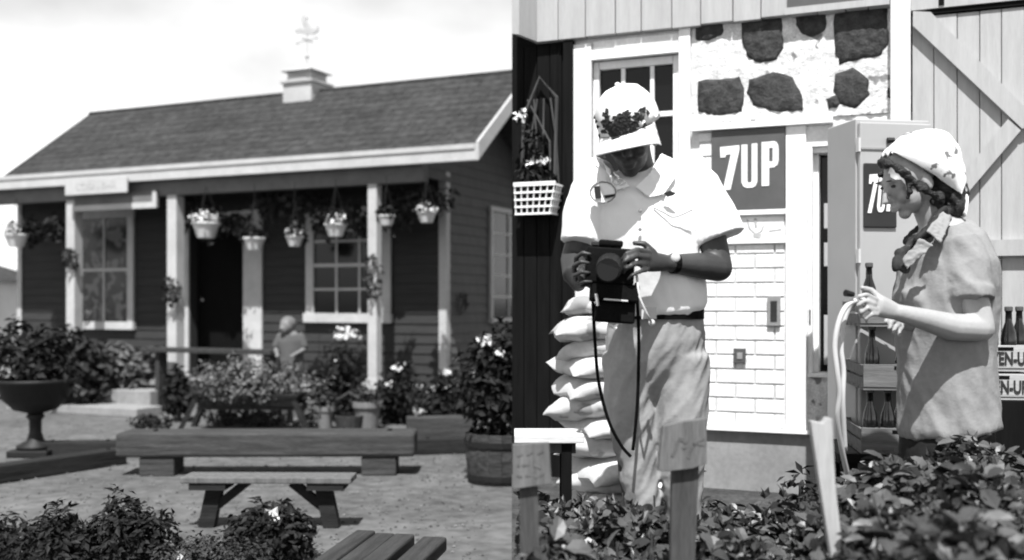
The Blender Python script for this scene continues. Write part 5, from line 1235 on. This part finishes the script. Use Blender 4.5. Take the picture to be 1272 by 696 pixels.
for i in range(len(sil) - 1):
    for j in range(nw): a_ = i * (nw + 1) + j; q.f.append((a_, a_ + 1, a_ + nw + 2, a_ + nw + 1))
sc = q.build('headscarf', M['scarf'], wom, smooth=True); sm = sc.modifiers.new('s', 'SOLIDIFY'); sm.thickness = .005
tx = bpy.data.textures.new('scarf_fold', 'CLOUDS'); tx.noise_scale = .05; dm = sc.modifiers.new('d', 'DISPLACE'); dm.texture = tx; dm.strength = .012; dm.texture_coords = 'GLOBAL'
k = MB(); k.tube([P(1186, 226, ZW), P(1193, 238, ZW - .01), P(1190, 256, ZW - .02)], [(.02, .03), (.024, .034), (.012, .02)], 10, round_=True); k.build('knot', M['scarf'], sc, smooth=True)
for dx, dy_, ln in ((6, -.02, 30), (-4, .02, 24)):
    k = MB(); k.tube(smooth_path([P(1191, 236, ZW + dy_), P(1193 + dx, 246, ZW + dy_ * 1.5), P(1190 + dx, 240 + ln, ZW + dy_ * 2)], 3), [(.006, .012)] * 3 + [(.006, .02)] * 3 + [(.004, .024)], 8); k.build('tail', M['scarf'], sc, smooth=True)
n_ = MB(); nc_ = P(1152, 286, ZW + .01); ax1 = Vector((1, 0, .75)).normalized(); ring_ = [nc_ + ax1 * (-.066 * math.cos(k * 2 * math.pi / 16)) + Vector((0, -.07 * math.sin(k * 2 * math.pi / 16), 0)) for k in range(17)]
n_.tube(ring_, [(.02, .026)] * 17, 8, up=(0, 0, 1)); n_.tube(smooth_path([P(1136, 300, ZW - .06), P(1126, 310, ZW - .09), P(1117, 318, ZW - .12), P(1113, 332, ZW - .13)], 3), .016, 8, round_=True)
n_.ell(P(1119, 315, ZW - .11), (.02, .02, .018)); n_.tube([P(1119, 316, ZW - .12), P(1124, 334, ZW - .14)], [.011, .018], 8, round_=True); n_.tube([P(1172, 262, ZW - .06), P(1154, 284, ZW - .10), P(1138, 300, ZW - .10)], [(.014, .028)] * 3, 8, round_=True)
organic(n_, 'neckerchief', M['kerchief'], .005, 2, wom, folds=(.006, 30, 25, 20, 10))
# garden hose in her hand
hs = thing('garden_hose', 'pale rubber hose looping down from the woman\'s hand', 'hose', P(1066, 376, ZW - .31)); O = hs.location
q = MB(); q.tube(smooth_path([P(x, y, ZW - .31 + dz) - O for x, y, dz in ((1080, 384, .0), (1066, 374, 0), (1052, 380, -.02), (1042, 400, -.03), (1037, 430, -.03), (1040, 462, -.03), (1043, 490, -.02), (1040, 520, .0), (1046, 560, .05), (1060, 620, .15))]), .0085, 8); q.build('tube', M['hose'], hs, smooth=True)
q = MB(); q.tube(smooth_path([P(x, y, ZW - .29 + dz) - O for x, y, dz in ((1082, 380, .0), (1068, 371, 0), (1056, 382, .02), (1048, 402, .02), (1045, 432, .02), (1048, 462, .02), (1047, 500, .02), (1050, 560, .06))]), .008, 8); q.build('tube', M['hose'], hs, smooth=True)
MB().tube([P(1060, 366, ZW - .33) - O, P(1050, 364, ZW - .34) - O], [.008, .011], 8).build('nozzle', M['metal_black'], hs)
# ---------------------------------------------------------------- small figure among the porch flowers
ZF = 11.1; c0 = P(360, 0, ZF); mb = MB(); zz = lambda y: EYE - (y - HY) * ZF / F
X = lambda x: (x - CX) / F * ZF
base = ZL
mb.ell((X(357), ZF - .02, zz(405)), (.075, .085, .09)); mb.ell((X(354), ZF - .08, zz(409)), (.045, .03, .05)); mb.ell((X(351.5), ZF - .115, zz(408)), (.012, .012, .014))
for s_ in (-1, 1): mb.ell((X(357) + s_ * .075, ZF, zz(406)), (.01, .018, .024))
mb.tube([(X(358), ZF, zz(411)), (X(360), ZF, zz(418))], [.035, .045], 10, round_=True)
mb.tube([(X(361), ZF, zz(417)), (X(362), ZF, zz(430)), (X(362), ZF, zz(455))], [(.09, .06), (.11, .075), (.1, .08)], 14, round_=True, up=(1, 0, 0))
for s_ in (-1, 1):
    mb.tube([(X(361) + s_ * .12, ZF, zz(419)), (X(361) + s_ * .15, ZF - .03, zz(434)), (X(358) + s_ * .08, ZF - .15, zz(441))], [.034, .028, .02], 10, round_=True)
    hx = Vector((X(358) + s_ * .08, ZF - .16, zz(441))); mb.ell(hx, (.022, .026, .016))
    for q in range(4): mb.tube([hx + Vector(((q - 1.5) * .01, -.015, 0)), hx + Vector(((q - 1.5) * .011, -.045, -.008))], .006, 6, round_=True)
    mb.tube([hx, hx + Vector((-s_ * .025, -.02, .008))], .007, 6, round_=True)
    mb.tube([(X(361) + s_ * .055, ZF, zz(455)), (X(361) + s_ * .06, ZF - .03, (zz(455) + base) / 2), (X(361) + s_ * .06, ZF, base + .05)], [.065, .05, .035], 10, round_=True); mb.tube([(X(361) + s_ * .06, ZF + .03, base + .03), (X(361) + s_ * .06, ZF - .1, base + .025)], [.032, .028], 8, round_=True)
ch = organic(mb, 'person', M['skin_k'], .012, 2); tag(ch, 'small fair-haired figure standing among the flowers before the porch', 'person')
h = MB(); h.ell((X(358), ZF + .005, zz(402.5)), (.088, .098, .085)); organic(h, 'hair', M['hair_l'], .012, 2, ch)
s = MB(); s.tube([(X(361), ZF, zz(416)), (X(361.5), ZF, zz(424)), (X(362), ZF, zz(440)), (X(362), ZF, zz(462))], [(.1, .075), (.14, .09), (.13, .095), (.14, .11)], 16, up=(1, 0, 0))
for s_ in (-1, 1): s.tube([(X(361) + s_ * .11, ZF, zz(418)), (X(361) + s_ * .15, ZF - .02, zz(430))], [.045, .045], 10, round_=True)
organic(s, 'shirt', M['kid_shirt'], .012, 3, ch)
